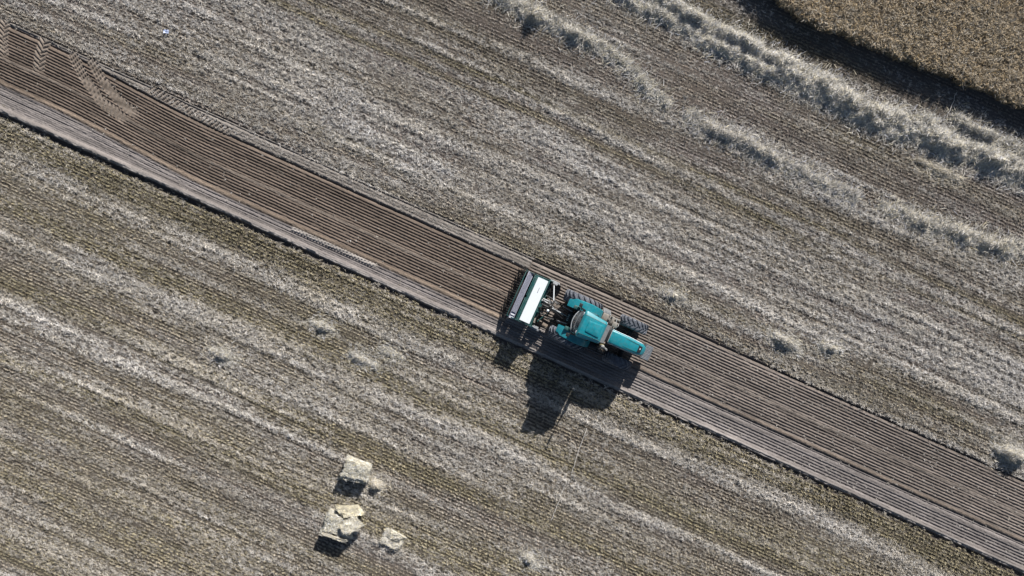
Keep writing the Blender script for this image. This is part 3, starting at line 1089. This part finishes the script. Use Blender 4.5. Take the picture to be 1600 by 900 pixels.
def wheel(x, y, rad, wid, nl, sgn, rimr):
    """agricultural wheel: tyre with chevron lugs, light rim, dark hub"""
    m = MB()
    h = wid / 2
    c = rad - .045
    m.lathe_y([(rimr, -h * .80), (rimr + .05, -h * .95), (c - .16, -h), (c - .05, -h * .93), (c, -h * .72), (c + .012, 0), (c, h * .72), (c - .05, h * .93), (c - .16, h), (rimr + .05, h * .95), (rimr, h * .8)], x, rad, y, 48)
    for k in range(nl):
        for sd_ in (-1, 1):
            a0 = (k + (.5 if sd_ > 0 else 0)) * 2 * math.pi / nl
            secs = []
            for f in (0.0, .33, .66, 1.0):
                yy = sd_ * (-.03 * wid + f * (h * 1.0 + .03 * wid))
                # lugs sweep back from the middle; on top of the wheel the points face forward
                a = a0 + f * (.42 * wid / rad) * 1.25
                ro = rad - (.0 if f < .8 else .045)
                ri = c - .03 - (.10 if f > .9 else 0)
                da = (.028 + .012 * f) / rad
                secs.append([(x + r_ * math.cos(aa), y + yy, rad + r_ * math.sin(aa)) for r_, aa in ((ri, a - da * 1.3), (ro, a - da), (ro, a + da), (ri, a + da * 1.3))])
            m.loft(secs)
    ty = m.build('tyre', RUBBER, None, angle=40)
    e = empty('wheel')
    e.parent = tr_
    ty.parent = e
    m = MB()
    yo = h * .8 * sgn
    m.lathe_y([(rimr, -h * .8), (rimr - .03, -h * .6), (rimr - .05, 0), (rimr - .03, h * .6), (rimr, h * .8)], x, rad, y, 36)
    m.lathe_y([(rimr - .02, yo * .3), (rimr * .6, yo * .15), (rimr * .35, yo * .45), (.001, yo * .45)], x, rad, y, 36)
    m.build('rim', LIGHTM, e)
    m = MB()
    m.lathe_y([(.12, yo * .4), (.12, yo * .75), (.09, yo * .85), (.001, yo * .85)], x, rad, y, 18)
    m.build('hub', BLACK, e)


wheel(0, .88, .90, .54, 20, 1, .50)
wheel(0, -.88, .90, .54, 20, -1, .50)
wheel(2.50, .90, .68, .48, 18, 1, .36)
wheel(2.50, -.90, .68, .48, 18, -1, .36)

# chassis, engine and axles
m = MB()
m.box(-.45, 1.5, -.28, .28, .55, 1.05, .06)
m.box(1.4, 3.15, -.2, .2, .58, .95, .04)
m.build('chassis', BLACK, tr_)
m = MB()
m.box(1.55, 3.0, -.2, .2, .93, 1.3, .03)
m.build('engine', BLACK, tr_)
m = MB()
for sg_ in (1, -1):
    m.loft([[(1.64, sg_ * y, z) for y, z in ((.175, 1.889), (.198, 1.889), (.198, 1.86), (.175, 1.86))], [(2.5, sg_ * y, z) for y, z in ((.172, 1.862), (.195, 1.860), (.195, 1.83), (.172, 1.83))], [(2.92, sg_ * y, z) for y, z in ((.160, 1.803), (.183, 1.801), (.183, 1.77), (.160, 1.77))]])
m.build('bonnet_seam', TEAL_D, tr_)
m = MB()
m.tube([(0, -.62, .88), (0, .62, .88)], .15, 12)
m.build('rear_axle', BLACK, tr_)
m = MB()
m.box(2.4, 2.6, -.7, .7, .56, .76, .03)
m.build('front_axle', BLACK, tr_)
# fuel tank and cab steps on the left, battery box on the right
m = MB()
m.box(1.0, 1.62, .5, .86, .5, .98, .07)
m.tube([(1.35, .68, .97), (1.35, .68, 1.06)], .05, 10)
m.build('fuel_tank', TANK, tr_)
for i, (zx, yy) in enumerate(((.42, .98), (.66, .94), (.90, .90))):
    m = MB()
    m.box(1.02, 1.34, yy - .08, yy + .08, zx, zx + .035, .006)
    m.build('cab_step', GREYM, tr_)
m = MB()
for xx in (1.02, 1.34):
    m.tube([(xx, 1.02, .4), (xx, .86, 1.05)], .018, 6)
m.build('step_rail', LIGHTM, tr_)
m = MB()
m.box(1.56, 1.80, .42, .66, .78, 1.08, .03)
m.tube([(1.6, .78, .9), (1.85, .80, .95)], .055, 10)
m.build('air_tank', TANK, tr_)
m = MB()
m.box(1.0, 1.55, -.84, -.5, .5, .95, .06)
m.build('battery_box', BLACK, tr_)
m = MB()
m.tube([(1.62, .3, 1.0), (1.72, .62, 1.02), (1.66, .85, .95)], .025, 6)
m.tube([(1.7, .25, .95), (1.86, .55, .98), (1.84, .78, .8)], .02, 6)
m.build('hydraulic_hoses', GREYM, tr_)


# bonnet
BZ = .28      # bonnet stands this much above its first draft


def bonnet_sec(x, w, zt, zb, r=.10):
    zt += BZ
    zb += .04
    pts = []
    for k in range(5):
        a = math.pi / 2 * k / 4
        pts.append((x, w - r + r * math.cos(a), zt - r * .8 + r * .8 * math.sin(a)))
    pts.append((x, 0, zt + .025))
    for k in range(5):
        a = math.pi / 2 + math.pi / 2 * k / 4
        pts.append((x, -w + r + r * math.cos(a), zt - r * .8 + r * .8 * math.sin(a)))
    pts.append((x, -w - .012, (zt + zb) / 2))
    pts.append((x, -w, zb))
    pts.append((x, w, zb))
    pts.append((x, w + .012, (zt + zb) / 2))
    return pts


m = MB()
m.loft([bonnet_sec(1.60, .305, 1.60, 1.0), bonnet_sec(1.9, .308, 1.61, .98), bonnet_sec(2.5, .300, 1.57, .95), bonnet_sec(2.9, .282, 1.51, .92), bonnet_sec(3.12, .258, 1.45, .9, .11), bonnet_sec(3.25, .205, 1.36, .9, .12), bonnet_sec(3.31, .14, 1.2, .92, .1)])
bon = m.build('bonnet', TEAL, tr_, angle=50)
for sgn in (1, -1):
    m = MB()
    m.loft([[(1.62, sgn * (.316 + d), z + BZ) for d, z in ((0, 1.44), (.012, 1.43), (.012, 1.39), (0, 1.385))], [(2.5, sgn * (.311 + d), z + BZ) for d, z in ((0, 1.41), (.012, 1.40), (.012, 1.365), (0, 1.36))], [(3.05, sgn * (.280 + d), z + BZ) for d, z in ((0, 1.33), (.012, 1.32), (.012, 1.29), (0, 1.285))]])
    m.build('side_stripe', LABELW, bon)
    m = MB()
    for k in range(6):
        m.box(1.95 + k * .13, 2.04 + k * .13, sgn * .30, sgn * .323, 1.05, 1.28, .0)
    m.build('side_louvre', BLACK, bon)
m = MB()
m.loft([[(2.93, .16, 1.815), (2.93, -.16, 1.815), (2.93, -.16, 1.785), (2.93, .16, 1.785)], [(3.10, .135, 1.772), (3.10, -.135, 1.772), (3.10, -.135, 1.720), (3.10, .135, 1.720)]])
gl = m.build('front_vent', PLAST, bon)
m = MB()
m.loft([[(3.0, .05, 1.804), (3.0, -.01, 1.804), (3.0, -.01, 1.780), (3.0, .05, 1.780)], [(3.04, .05, 1.793), (3.04, -.01, 1.793), (3.04, -.01, 1.760), (3.04, .05, 1.760)]])
m.build('badge', LABELW, gl)
for sgn in (1, -1):
    m = MB()
    m.box(3.22, 3.30, sgn * .13 - .05, sgn * .13 + .05, 1.28, 1.42, .015)
    m.build('headlight', LABELW, bon)
m = MB()
m.box(3.28, 3.325, -.15, .15, .98, 1.25, .01)
m.build('grille', PLAST, bon)
# scuttle between bonnet and cab
m = MB()
m.box(1.40, 1.585, -.29, .29, 1.05, 1.80, .05)
m.build('scuttle', PLAST, tr_)
m = MB()
m.box(1.575, 1.60, -.28, .28, 1.76, 1.875, .008)
m.build('bonnet_seal', LIGHTM, tr_)

# front weights: a rack of iron plates
wt = empty('front_weights')
wt.parent = tr_
m = MB()
m.box(3.1, 3.42, -.24, .24, .62, .74, .02)
m.build('weight_bracket', BLACK, wt)
wb = None
for k in range(11):
    yy = -.30 + k * .06
    if wb is None:
        m = MB()
        m.prism([(3.36, .52), (3.70, .50), (3.76, .58), (3.74, .86), (3.66, .93), (3.40, .93), (3.34, .84)], -.024, .024, .008)
        wb = m.build('weight_plate', WEIGHT, wt)
        q = wb
    else:
        q = wb.copy()
        COL.objects.link(q)
    q.location = (-.02 * abs(k - 5) / 5, yy, .012 * math.sin(k * 2.1))

# cab
cab = empty('cab')
cab.parent = tr_
m = MB()
m.box(.02, 1.34, -.52, .52, 1.0, 1.12, .03)
m.build('cab_floor', BLACK, cab)
m = MB()
for (x0, y0, x1, y1) in ((1.40, .40, 1.12, .42), (1.40, -.40, 1.12, -.42), (.02, .58, .12, .54), (.02, -.58, .12, -.54), (.72, .64, .66, .56), (.72, -.64, .66, -.56)):
    m.tube([(x0, y0, 1.05), ((x0 + x1) / 2, (y0 + y1) / 2, 1.9), (x1, y1, 2.82 - .12 * x1)], .032, 8)
m.build('cab_pillars', PLAST, cab)
m = MB()
m.quad((1.42, .40, 1.3), (1.42, -.40, 1.3), (1.13, -.41, 2.66), (1.13, .41, 2.66), .008)
m.build('windscreen', GLASS, cab)
for sgn in (1, -1):
    m = MB()
    m.quad((1.40, .42 * sgn, 1.15), (.73, .65 * sgn, 1.15), (.67, .57 * sgn, 2.72), (1.12, .44 * sgn, 2.66), .008)
    m.quad((.71, .65 * sgn, 1.4), (.03, .59 * sgn, 1.4), (.12, .55 * sgn, 2.78), (.65, .57 * sgn, 2.72), .008)
    m.build('side_window', GLASS, cab)
# rear window bulges backwards under its pale frame
arc = []
for k in range(9):
    t = -1 + 2 * k / 8
    arc.append((-.02 - .16 * (1 - t * t), t * .52))
m = MB()
m.loft([[(x + .02, y, 1.35) for x, y in arc], [(x - .02, y * 1.0, 1.9) for x, y in arc], [(x * .35 + .14, y * .98, 2.78) for x, y in arc]], close=False)
rw = m.build('rear_window', GLASS, cab)
m = MB()
m.tube([(x - .035, y, 2.02 + .02 * (1 - (y / .52) ** 2)) for x, y in arc], .022, 8)
m.build('window_frame', LIGHTM, rw)
m = MB()
m.box(.42, .88, -.24, .24, 1.38, 1.50, .04)
m.box(.34, .46, -.23, .23, 1.45, 2.05, .04)
m.build('driver_seat', SEAT, cab)
m = MB()
m.tube([(1.22, 0, 1.1), (1.05, 0, 1.75)], .035, 8)
m.tube([(1.03 + .06 * math.cos(a), .19 * math.sin(a), 1.76 + .17 * math.cos(a)) for a in [k * math.pi / 8 for k in range(17)]], .014, 6)
m.build('steering_wheel', PLAST, cab)


def roof_ring(xr, xf, yr, yf, z, rr=.10, n=4):
    """rounded four-sided outline"""
    cs_ = [((xf - rr, yf - rr), 0), ((xr + rr, yr - rr), 90), ((xr + rr, -yr + rr), 180), ((xf - rr, -yf + rr), 270)]
    pts = []
    for (cx, cy), a0 in cs_:
        for k in range(n + 1):
            a = math.radians(a0 + 90 * k / n)
            pts.append((cx + rr * math.cos(a), cy + rr * math.sin(a), z))
    return pts


m = MB()
m.loft([roof_ring(.10, 1.12, .55, .47, 2.55), roof_ring(.06, 1.16, .60, .50, 2.60), roof_ring(.08, 1.15, .585, .48, 2.665),
        roof_ring(.13, 1.08, .43, .38, 2.745, .07), roof_ring(.16, 1.05, .40, .355, 2.755, .06)])
rf = m.build('roof', TEAL, cab, angle=28)
rf.location = (-.31, 0, .27)
rf.rotation_euler.y = math.radians(7)
m = MB()
m.loft([roof_ring(.34, 1.00, .25, .28, 2.752, .05), roof_ring(.35, .99, .24, .27, 2.788, .05), roof_ring(.41, .94, .19, .22, 2.806, .05)])
m.build('roof_hatch', TEAL, rf, angle=25)
for sgn in (1, -1):
    m = MB()
    m.loft([[(.12, sgn * .437, 2.742), (.12, sgn * .415, 2.757), (.12, sgn * .40, 2.742)], [(1.09, sgn * .390, 2.742), (1.09, sgn * .37, 2.757), (1.09, sgn * .355, 2.742)]])
    m.build('roof_gutter', TEAL_D, rf)
m = MB()
m.loft([[(1.13, .42, 2.56), (1.13, -.42, 2.56), (1.13, -.42, 2.62), (1.13, .42, 2.62)], [(1.36, .39, 2.44), (1.36, -.39, 2.44), (1.37, -.39, 2.465), (1.37, .39, 2.465)]])
m.build('visor', GREYM, rf)
for sgn in (1, -1):
    for xx in (.10, 1.12):
        m = MB()
        m.box(xx - .05, xx + .05, sgn * .42 - .06, sgn * .42 + .06, 2.47, 2.555, .012)
        m.build('work_lamp', LABELW, rf)

# fenders over the rear wheels
for sgn in (1, -1):
    secs = []
    for k in range(15):
        a = math.radians(24 + 112 * k / 14)
        r0 = .965
        xo = .06
        yi, yo = sgn * .46, sgn * (.94 - .05 * abs(k - 6) / 7 - (.08 if k > 12 else 0))
        dr = .0
        P_ = []
        for rr, yy in ((r0, yi), (r0 + .022, yi), (r0 + .030, (yi + yo) / 2), (r0 + .016, yo - sgn * .03), (r0 - .05, yo), (r0 - .055, yo - sgn * .012), (r0 - .008, yo - sgn * .04)):
            P_.append((xo + rr * math.cos(a), yy, .88 + rr * math.sin(a)))
        secs.append(P_)
    m = MB()
    m.loft(secs)
    fd = m.build('fender', TEAL, tr_, angle=40)
    m = MB()
    # inner side plate of the fender
    pts = [(.06 + .965 * math.cos(math.radians(24 + 112 * k / 14)), .88 + .965 * math.sin(math.radians(24 + 112 * k / 14))) for k in range(15)]
    pts += [(-.3, 1.15), (.6, 1.02)]
    m.prism(pts, sgn * .445, sgn * .458)
    m.build('inner_panel', TEAL, fd)
    m = MB()
    m.box(-.38, -.08, sgn * .5 - .05, sgn * .5 + .12, 1.83, 1.93, .03)
    m.build('lamp_bracket', TEAL_D, fd)
    m = MB()
    m.tube([(-.02, sgn * .56, 1.86), (-.08, sgn * .64, 2.06), (-.12, sgn * .70, 2.10)], .022, 6)
    m.box(-.20, -.07, sgn * .70 - .085, sgn * .70 + .085, 2.02, 2.15, .015)
    m.tube([(-.08, sgn * .60, 2.1), (.10, sgn * .57, 2.28)], .035, 6)
    lm = m.build('tail_lamp', PLAST, tr_)
    m = MB()
    m.box(-.212, -.198, sgn * .70 - .07, sgn * .70 - .0, 2.04, 2.13)
    m.build('red_lens', RED, lm)
    m = MB()
    m.box(-.212, -.198, sgn * .70 + .01, sgn * .70 + .07, 2.04, 2.13)
    m.build('amber_lens', AMBER, lm)

# exhaust stack and air intake at the right corner of the bonnet
m = MB()
m.tube([(1.47, -.56, 1.05), (1.47, -.56, 1.35), (1.47, -.56, 1.37), (1.47, -.56, 2.0), (1.47, -.56, 2.03), (1.47, -.56, 2.80), (1.48, -.565, 2.92), (1.53, -.585, 3.0)], [.05, .05, .085, .085, .045, .042, .042, .042], 12)
m.build('exhaust_stack', GREYM, tr_)
m = MB()
m.tube([(1.30, -.66, 1.0), (1.30, -.66, 2.25), (1.30, -.66, 2.27), (1.30, -.66, 2.42), (1.30, -.66, 2.46)], [.045, .045, .075, .075, .04], 12)
m.build('air_intake', PLAST, tr_)
m = MB()
m.tube([(1.47 + .12 * math.sin(a), -.62 - .10 * math.cos(a) + .05, 1.45 + .25 * math.sin(a * .5)) for a in [k * .45 for k in range(14)]], .014, 6)
m.build('heater_hose', YEL, tr_)
# mirrors on arms
for sgn in (1, -1):
    m = MB()
    m.tube([(1.22, sgn * .45, 2.2), (1.30, sgn * .66, 2.22), (1.30, sgn * .72, 2.1)], .014, 6)
    m.box(1.285, 1.32, sgn * .74 - .07, sgn * .74 + .07, 1.80, 2.12, .01)
    m.build('mirror', PLAST, tr_)

# three point linkage
lk = empty('linkage')
lk.parent = tr_
for sgn in (1, -1):
    m = MB()
    m.tube([(-.25, sgn * .28, .62), (-1.18, sgn * .42, .58)], .035, 8)
    m.build('lower_link', BLACK, lk)
    m = MB()
    m.tube([(-.30, sgn * .30, 1.20), (-.72, sgn * .34, 1.15), (-.75, sgn * .36, .62)], .03, 8)
    m.build('lift_rod', GREYM, lk)
m = MB()
m.tube([(-.35, .02, 1.05), (-.62, .03, 1.04), (-.64, .03, 1.04), (-1.16, .05, 1.02)], [.022, .022, .035, .035], 8)
m.build('top_link', LIGHTM, lk)
m = MB()
m.tube([(-.40, 0, .72), (-1.55, .03, .70)], .05, 10)
m.build('drive_shaft', BLACK, lk)
m = MB()
for k in range(4):
    y0 = -.14 + k * .08
    m.tube([(-.35, y0, 1.25), (-.62, y0 * 1.4 + .04, 1.36), (-.95, y0 * .8 + .08, 1.12), (-1.6, y0 + .08, 1.16)], .013, 6)
m.build('hydraulic_hoses', PLAST, lk)
m = MB()
for k in range(4):
    m.tube([(-.33, -.14 + k * .08, 1.24), (-.40, -.14 + k * .08, 1.27)], .026, 8)
m.build('hose_couplers', LIGHTM, lk)

# ------------------------------------------------------------------ the seed drill
dr = empty('seed_drill', (ox, oy, 0), -TH)
tag(dr, 'dark green seed drill with a long white hopper lid behind the tractor', 'seed drill')
YC = .05
m = MB()
m.loft([[(-1.80, YC - 1.08, 1.30), (-1.80, YC + 1.08, 1.30), (-2.42, YC + 1.08, 1.30), (-2.42, YC - 1.08, 1.30)],
        [(-1.82, YC - 1.08, 1.0), (-1.82, YC + 1.08, 1.0), (-2.40, YC + 1.08, 1.0), (-2.40, YC - 1.08, 1.0)],
        [(-2.02, YC - 1.07, .66), (-2.02, YC + 1.07, .66), (-2.20, YC + 1.07, .66), (-2.20, YC - 1.07, .66)]])
m.build('hopper', TEAL_D, dr)
m = MB()
m.loft([[(-1.82, YC + y, 1.315), (-2.06, YC + y, 1.375), (-2.30, YC + y, 1.335), (-2.30, YC + y, 1.30), (-1.82, YC + y, 1.295)] for y in (-1.03, -.35, .35, 1.03)])
lid = m.build('hopper_lid', WHITE, dr)
m = MB()
m.box(-1.79, -1.745, YC - 1.13, YC + 1.13, 1.24, 1.325, .008)
m.build('front_rail', TEAL_D, dr)
m = MB()
m.box(-2.36, -2.325, YC - 1.10, YC + 1.10, 1.27, 1.335, .006)
m.box(-2.475, -2.435, YC - 1.10, YC - .03, 1.22, 1.30, .006)
m.box(-2.475, -2.435, YC + .07, YC + 1.10, 1.22, 1.30, .006)
m.build('rear_rail', TEAL_D, dr)
for y in (-1.10, 1.10):
    m = MB()
    m.prism([(-1.72, 1.33), (-2.48, 1.31), (-2.50, .9), (-2.9, .72), (-2.9, .5), (-1.5, .45), (-1.55, .8)], YC + y - .012, YC + y + .012, .003)
    m.build('end_plate', TEAL_D, dr)
m = MB()
m.tube([(-2.06, YC + .62, 1.40), (-2.06, YC + .42, 1.40)], .012, 6)
m.build('lid_handle', LIGHTM, lid)
# boarding grating behind the hopper
gr = empty('footboard')
gr.parent = dr
m = MB()
for y in (0,):
    m.box(-2.78, -2.755, YC - 1.16, YC + 1.12, .76, .815, .004)
    m.box(-2.555, -2.53, YC - 1.16, YC + 1.12, .76, .815, .004)
m.build('board_frame', GRATE, gr)
m = MB()
for k in range(46):
    y = YC - .84 + k * .0425
    m.box(-2.752, -2.558, y, y + .026, .785, .805)
m.build('grating', GRATE, gr)
m = MB()
m.box(-2.752, -2.558, YC - 1.16, YC - .87, .78, .80)
pl = m.build('label_board', LABELD, gr)
for (y0, y1) in ((-1.15, -1.06), (-.99, -.93)):
    m = MB()
    m.box(-2.745, -2.565, YC + y0, YC + y1, .802, .808)
    m.build('sticker', LABELW, pl)
m = MB()
m.box(-2.90, -2.865, YC - 1.10, YC + 1.14, .66, .715, .006)
m.build('harrow_bar', TEAL_D, dr)
m = MB()
m.box(-3.02, -2.97, YC - 1.12, YC + 1.14, .42, .47, .006)
m.box(-2.86, -2.80, YC - 1.12, YC + 1.14, .40, .46, .006)
m.build('harrow_frame', BLACK, dr)
# spring tines of the covering harrow
tp = None
for k in range(22):
    y = YC - 1.12 + k * .106
    if tp is None:
        m = MB()
        m.tube([(-2.88, 0, .68), (-2.98, 0, .60), (-3.02, 0, .40), (-3.16, 0, .12), (-3.24, 0, .03)], [.022, .022, .020, .017, .012], 6)
        m.tube([(-2.88, .05, .68), (-2.93, .05, .55), (-2.95, .05, .35), (-3.04, .05, .10), (-3.10, .05, .03)], [.022, .022, .020, .017, .012], 6)
        tp = m.build('tine', BLACK, dr)
        q = tp
    else:
        q = tp.copy()
        COL.objects.link(q)
    q.location = (.03 * math.sin(k * 1.7), y, 0)
# disc openers with seed tubes
dp = None
for k in range(16):
    y = YC - 1.05 + k * .14
    if dp is None:
        m = MB()
        m.lathe_y([(.001, -.006), (.17, -.004), (.17, .004), (.001, .006)], -2.45, .15, 0, 20)
        m.tube([(-2.12, 0, .66), (-2.2, 0, .45), (-2.42, 0, .2)], .02, 6)
        m.tube([(-2.0, 0, .5), (-2.45, 0, .17)], .022, 6)
        m.tube([(-2.45, 0, .18), (-2.74, 0, .22)], .018, 6)
        m.lathe_y([(.001, -.03), (.11, -.03), (.12, 0), (.11, .03), (.001, .03)], -2.76, .13, 0, 16)
        dp = m.build('disc_opener', BLACK, dr)
        q = dp
    else:
        q = dp.copy()
        COL.objects.link(q)
    q.location = (-.10 * (k % 2), y, 0)
# main beam and front cultivating roller
m = MB()
m.box(-1.74, -1.62, YC - 1.14, YC + 1.14, .50, .62, .01)
m.box(-2.05, -1.95, YC - 1.10, YC + 1.10, .45, .55, .01)
m.build('main_beam', TEAL_D, dr)
m = MB()
m.tube([(-1.62, YC - 1.05, .26), (-1.62, YC + 1.05, .26)], .12, 14)
for k in range(26):
    y = YC - 1.0 + k * .08
    a = k * 1.3
    for j in range(3):
        aa = a + j * 2.09
        m.tube([(-1.62, y, .26), (-1.62 + .22 * math.cos(aa), y + .02, .26 + .22 * math.sin(aa))], .014, 5)
m.build('roller', BLACK, dr)
# scrapers, side discs and brackets in front
for sgn in (1, -1):
    m = MB()
    m.box(-1.72, -1.28, YC + sgn * 1.13, YC + sgn * 1.19, .62, .70, .008)
    m.box(-1.58, -1.36, YC + sgn * 1.02, YC + sgn * 1.12, .70, .80, .012)
    m.box(-1.64, -1.40, YC + sgn * 1.05, YC + sgn * 1.10, .84, .88, .006)
    m.tube([(-1.30, YC + sgn * 1.12, .3), (-1.30, YC + sgn * 1.12, .78)], .025, 8)
    m.build('side_bracket', LIGHTM, dr)
    m = MB()
    m.lathe_y([(.001, -.012), (.22, -.005), (.22, .005), (.001, .012)], -1.30, .2, YC + sgn * 1.12, 22)
    m.build('side_disc', GREYM, dr)
m = MB()
m.tube([(-1.50, YC + .98, .92), (-1.24, YC + .36, .96)], .028, 8)
m.build('brace', WHITE, dr)
m = MB()
m.tube([(-1.52, YC - .80, .92), (-1.26, YC - .26, 1.0)], .024, 8)
m.build('brace', TEAL_D, dr)
m = MB()
m.tube([(-1.64, YC + .52, .55), (-1.58, YC + .80, .62)], [.045, .055], 10)
m.build('soil_guard', TANK, dr)
m = MB()
m.tube([(-1.66, YC - .62, .6), (-1.62, YC - .92, .72)], [.04, .05], 10)
m.build('soil_guard', TANK, dr)
m = MB()
m.tube([(-1.20, YC + .42, .58), (-1.22, YC + .05, 1.12), (-1.22, YC - .05, 1.12), (-1.20, YC - .42, .58)], .034, 8)
m.tube([(-1.22, YC + .05, 1.10), (-1.70, YC + .16, 1.10)], .03, 8)
m.tube([(-1.22, YC - .05, 1.10), (-1.70, YC - .2, .62)], .03, 8)
m.tube([(-1.20, YC + .40, .58), (-1.70, YC + .42, .56)], .04, 8)
m.tube([(-1.20, YC - .40, .58), (-1.70, YC - .42, .56)], .04, 8)
m.build('headstock', BLACK, dr)
m = MB()
m.tube([(-1.74, YC + .15, .98), (-1.45, YC + .12, .99), (-1.44, YC + .12, .99), (-1.12, YC + .06, 1.0)], [.05, .05, .022, .022], 10)
m.build('hydraulic_cylinder', LIGHTM, dr)
m = MB()
m.tube([(-1.30, YC - .16, 1.0), (-1.30, YC - .16, 1.12)], .02, 8)
r_ = bmesh.ops.create_uvsphere(m.bm, u_segments=14, v_segments=9, radius=.062)
bmesh.ops.translate(m.bm, verts=r_['verts'], vec=(-1.30, YC - .16, 1.16))
m.build('pressure_bulb', WHITE, dr)
m = MB()
m.box(-1.42, -1.18, YC + .16, YC + .30, .60, .82, .03)
m.tube([(-1.42, YC + .23, .72), (-1.70, YC + .23, .70)], .05, 10)
m.build('gearbox', GREYM, dr)
m = MB()
m.tube([(-1.30, YC + .2, .86), (-1.5, YC + .05, .95), (-1.72, YC - .02, 1.0)], .016, 6)
m.tube([(-1.25, YC - .1, .95), (-1.45, YC - .3, .85), (-1.7, YC - .35, .8)], .016, 6)
m.tube([(-1.0, YC + .22, .8), (-1.05, YC + .30, .9), (-1.15, YC + .34, .92), (-1.2, YC + .26, .85), (-1.12, YC + .2, .8)], .018, 6)
m.build('feed_hoses', GREYM, dr)
# folded row marker standing up at the right end
m = MB()
m.tube([(-2.62, YC - 1.14, .6), (-2.80, YC - 1.20, 1.0), (-2.84, YC - 1.21, 1.55)], .016, 6)
m.tube([(-2.92, YC - 1.14, .6), (-2.98, YC - 1.20, 1.35)], .012, 6)
m.build('marker_arm', BLACK, dr)

# ------------------------------------------------------------------ small things lying on the field
def twine(path, label):
    P_ = []
    rr = random.Random(len(label))
    for (x0, y0), (x1, y1) in zip(path, path[1:]):
        for k in range(10):
            f = k / 10
            gx, gy = gp(x0 + (x1 - x0) * f, y0 + (y1 - y0) * f)
            P_.append((gx + rr.gauss(0, .014), gy + rr.gauss(0, .014), .10 + rr.gauss(0, .012)))
    gx, gy = gp(*path[-1])
    P_.append((gx, gy, .09))
    m = MB()
    m.tube(P_, .013, 5)
    o = m.build('baler_twine', TWINE, None)
    tag(o, label, 'twine', 'twine lying on the field')


twine([(917, 668), (905, 700), (893, 738)], 'thin pale twine lying right of the tractor cab shadow')
twine([(882, 757), (872, 785), (861, 812)], 'thin pale twine lying farther down, below the other twine')
twine([(1492, 146), (1487, 162), (1477, 184)], 'short pale twine between the thick windrow and the crop')

gx, gy = gp(262, 50)
m = MB()
rr = random.Random(5)
n = 6
vs = [[m.bm.verts.new((gx + (i - n / 2) * .045 + rr.gauss(0, .008), gy + (j - n / 2) * .035 + rr.gauss(0, .008), .10 + .05 * rr.random())) for j in range(n)] for i in range(n)]
for i in range(n - 1):
    for j in range(n - 1):
        m.bm.faces.new((vs[i][j], vs[i + 1][j], vs[i + 1][j + 1], vs[i][j + 1]))
o = m.build('plastic_scrap', LITTERP, None)
tag(o, 'small bluish scrap of plastic film in the upper left stubble', 'litter')
print('stubble', N_STUB, 'litter', N_LIT)
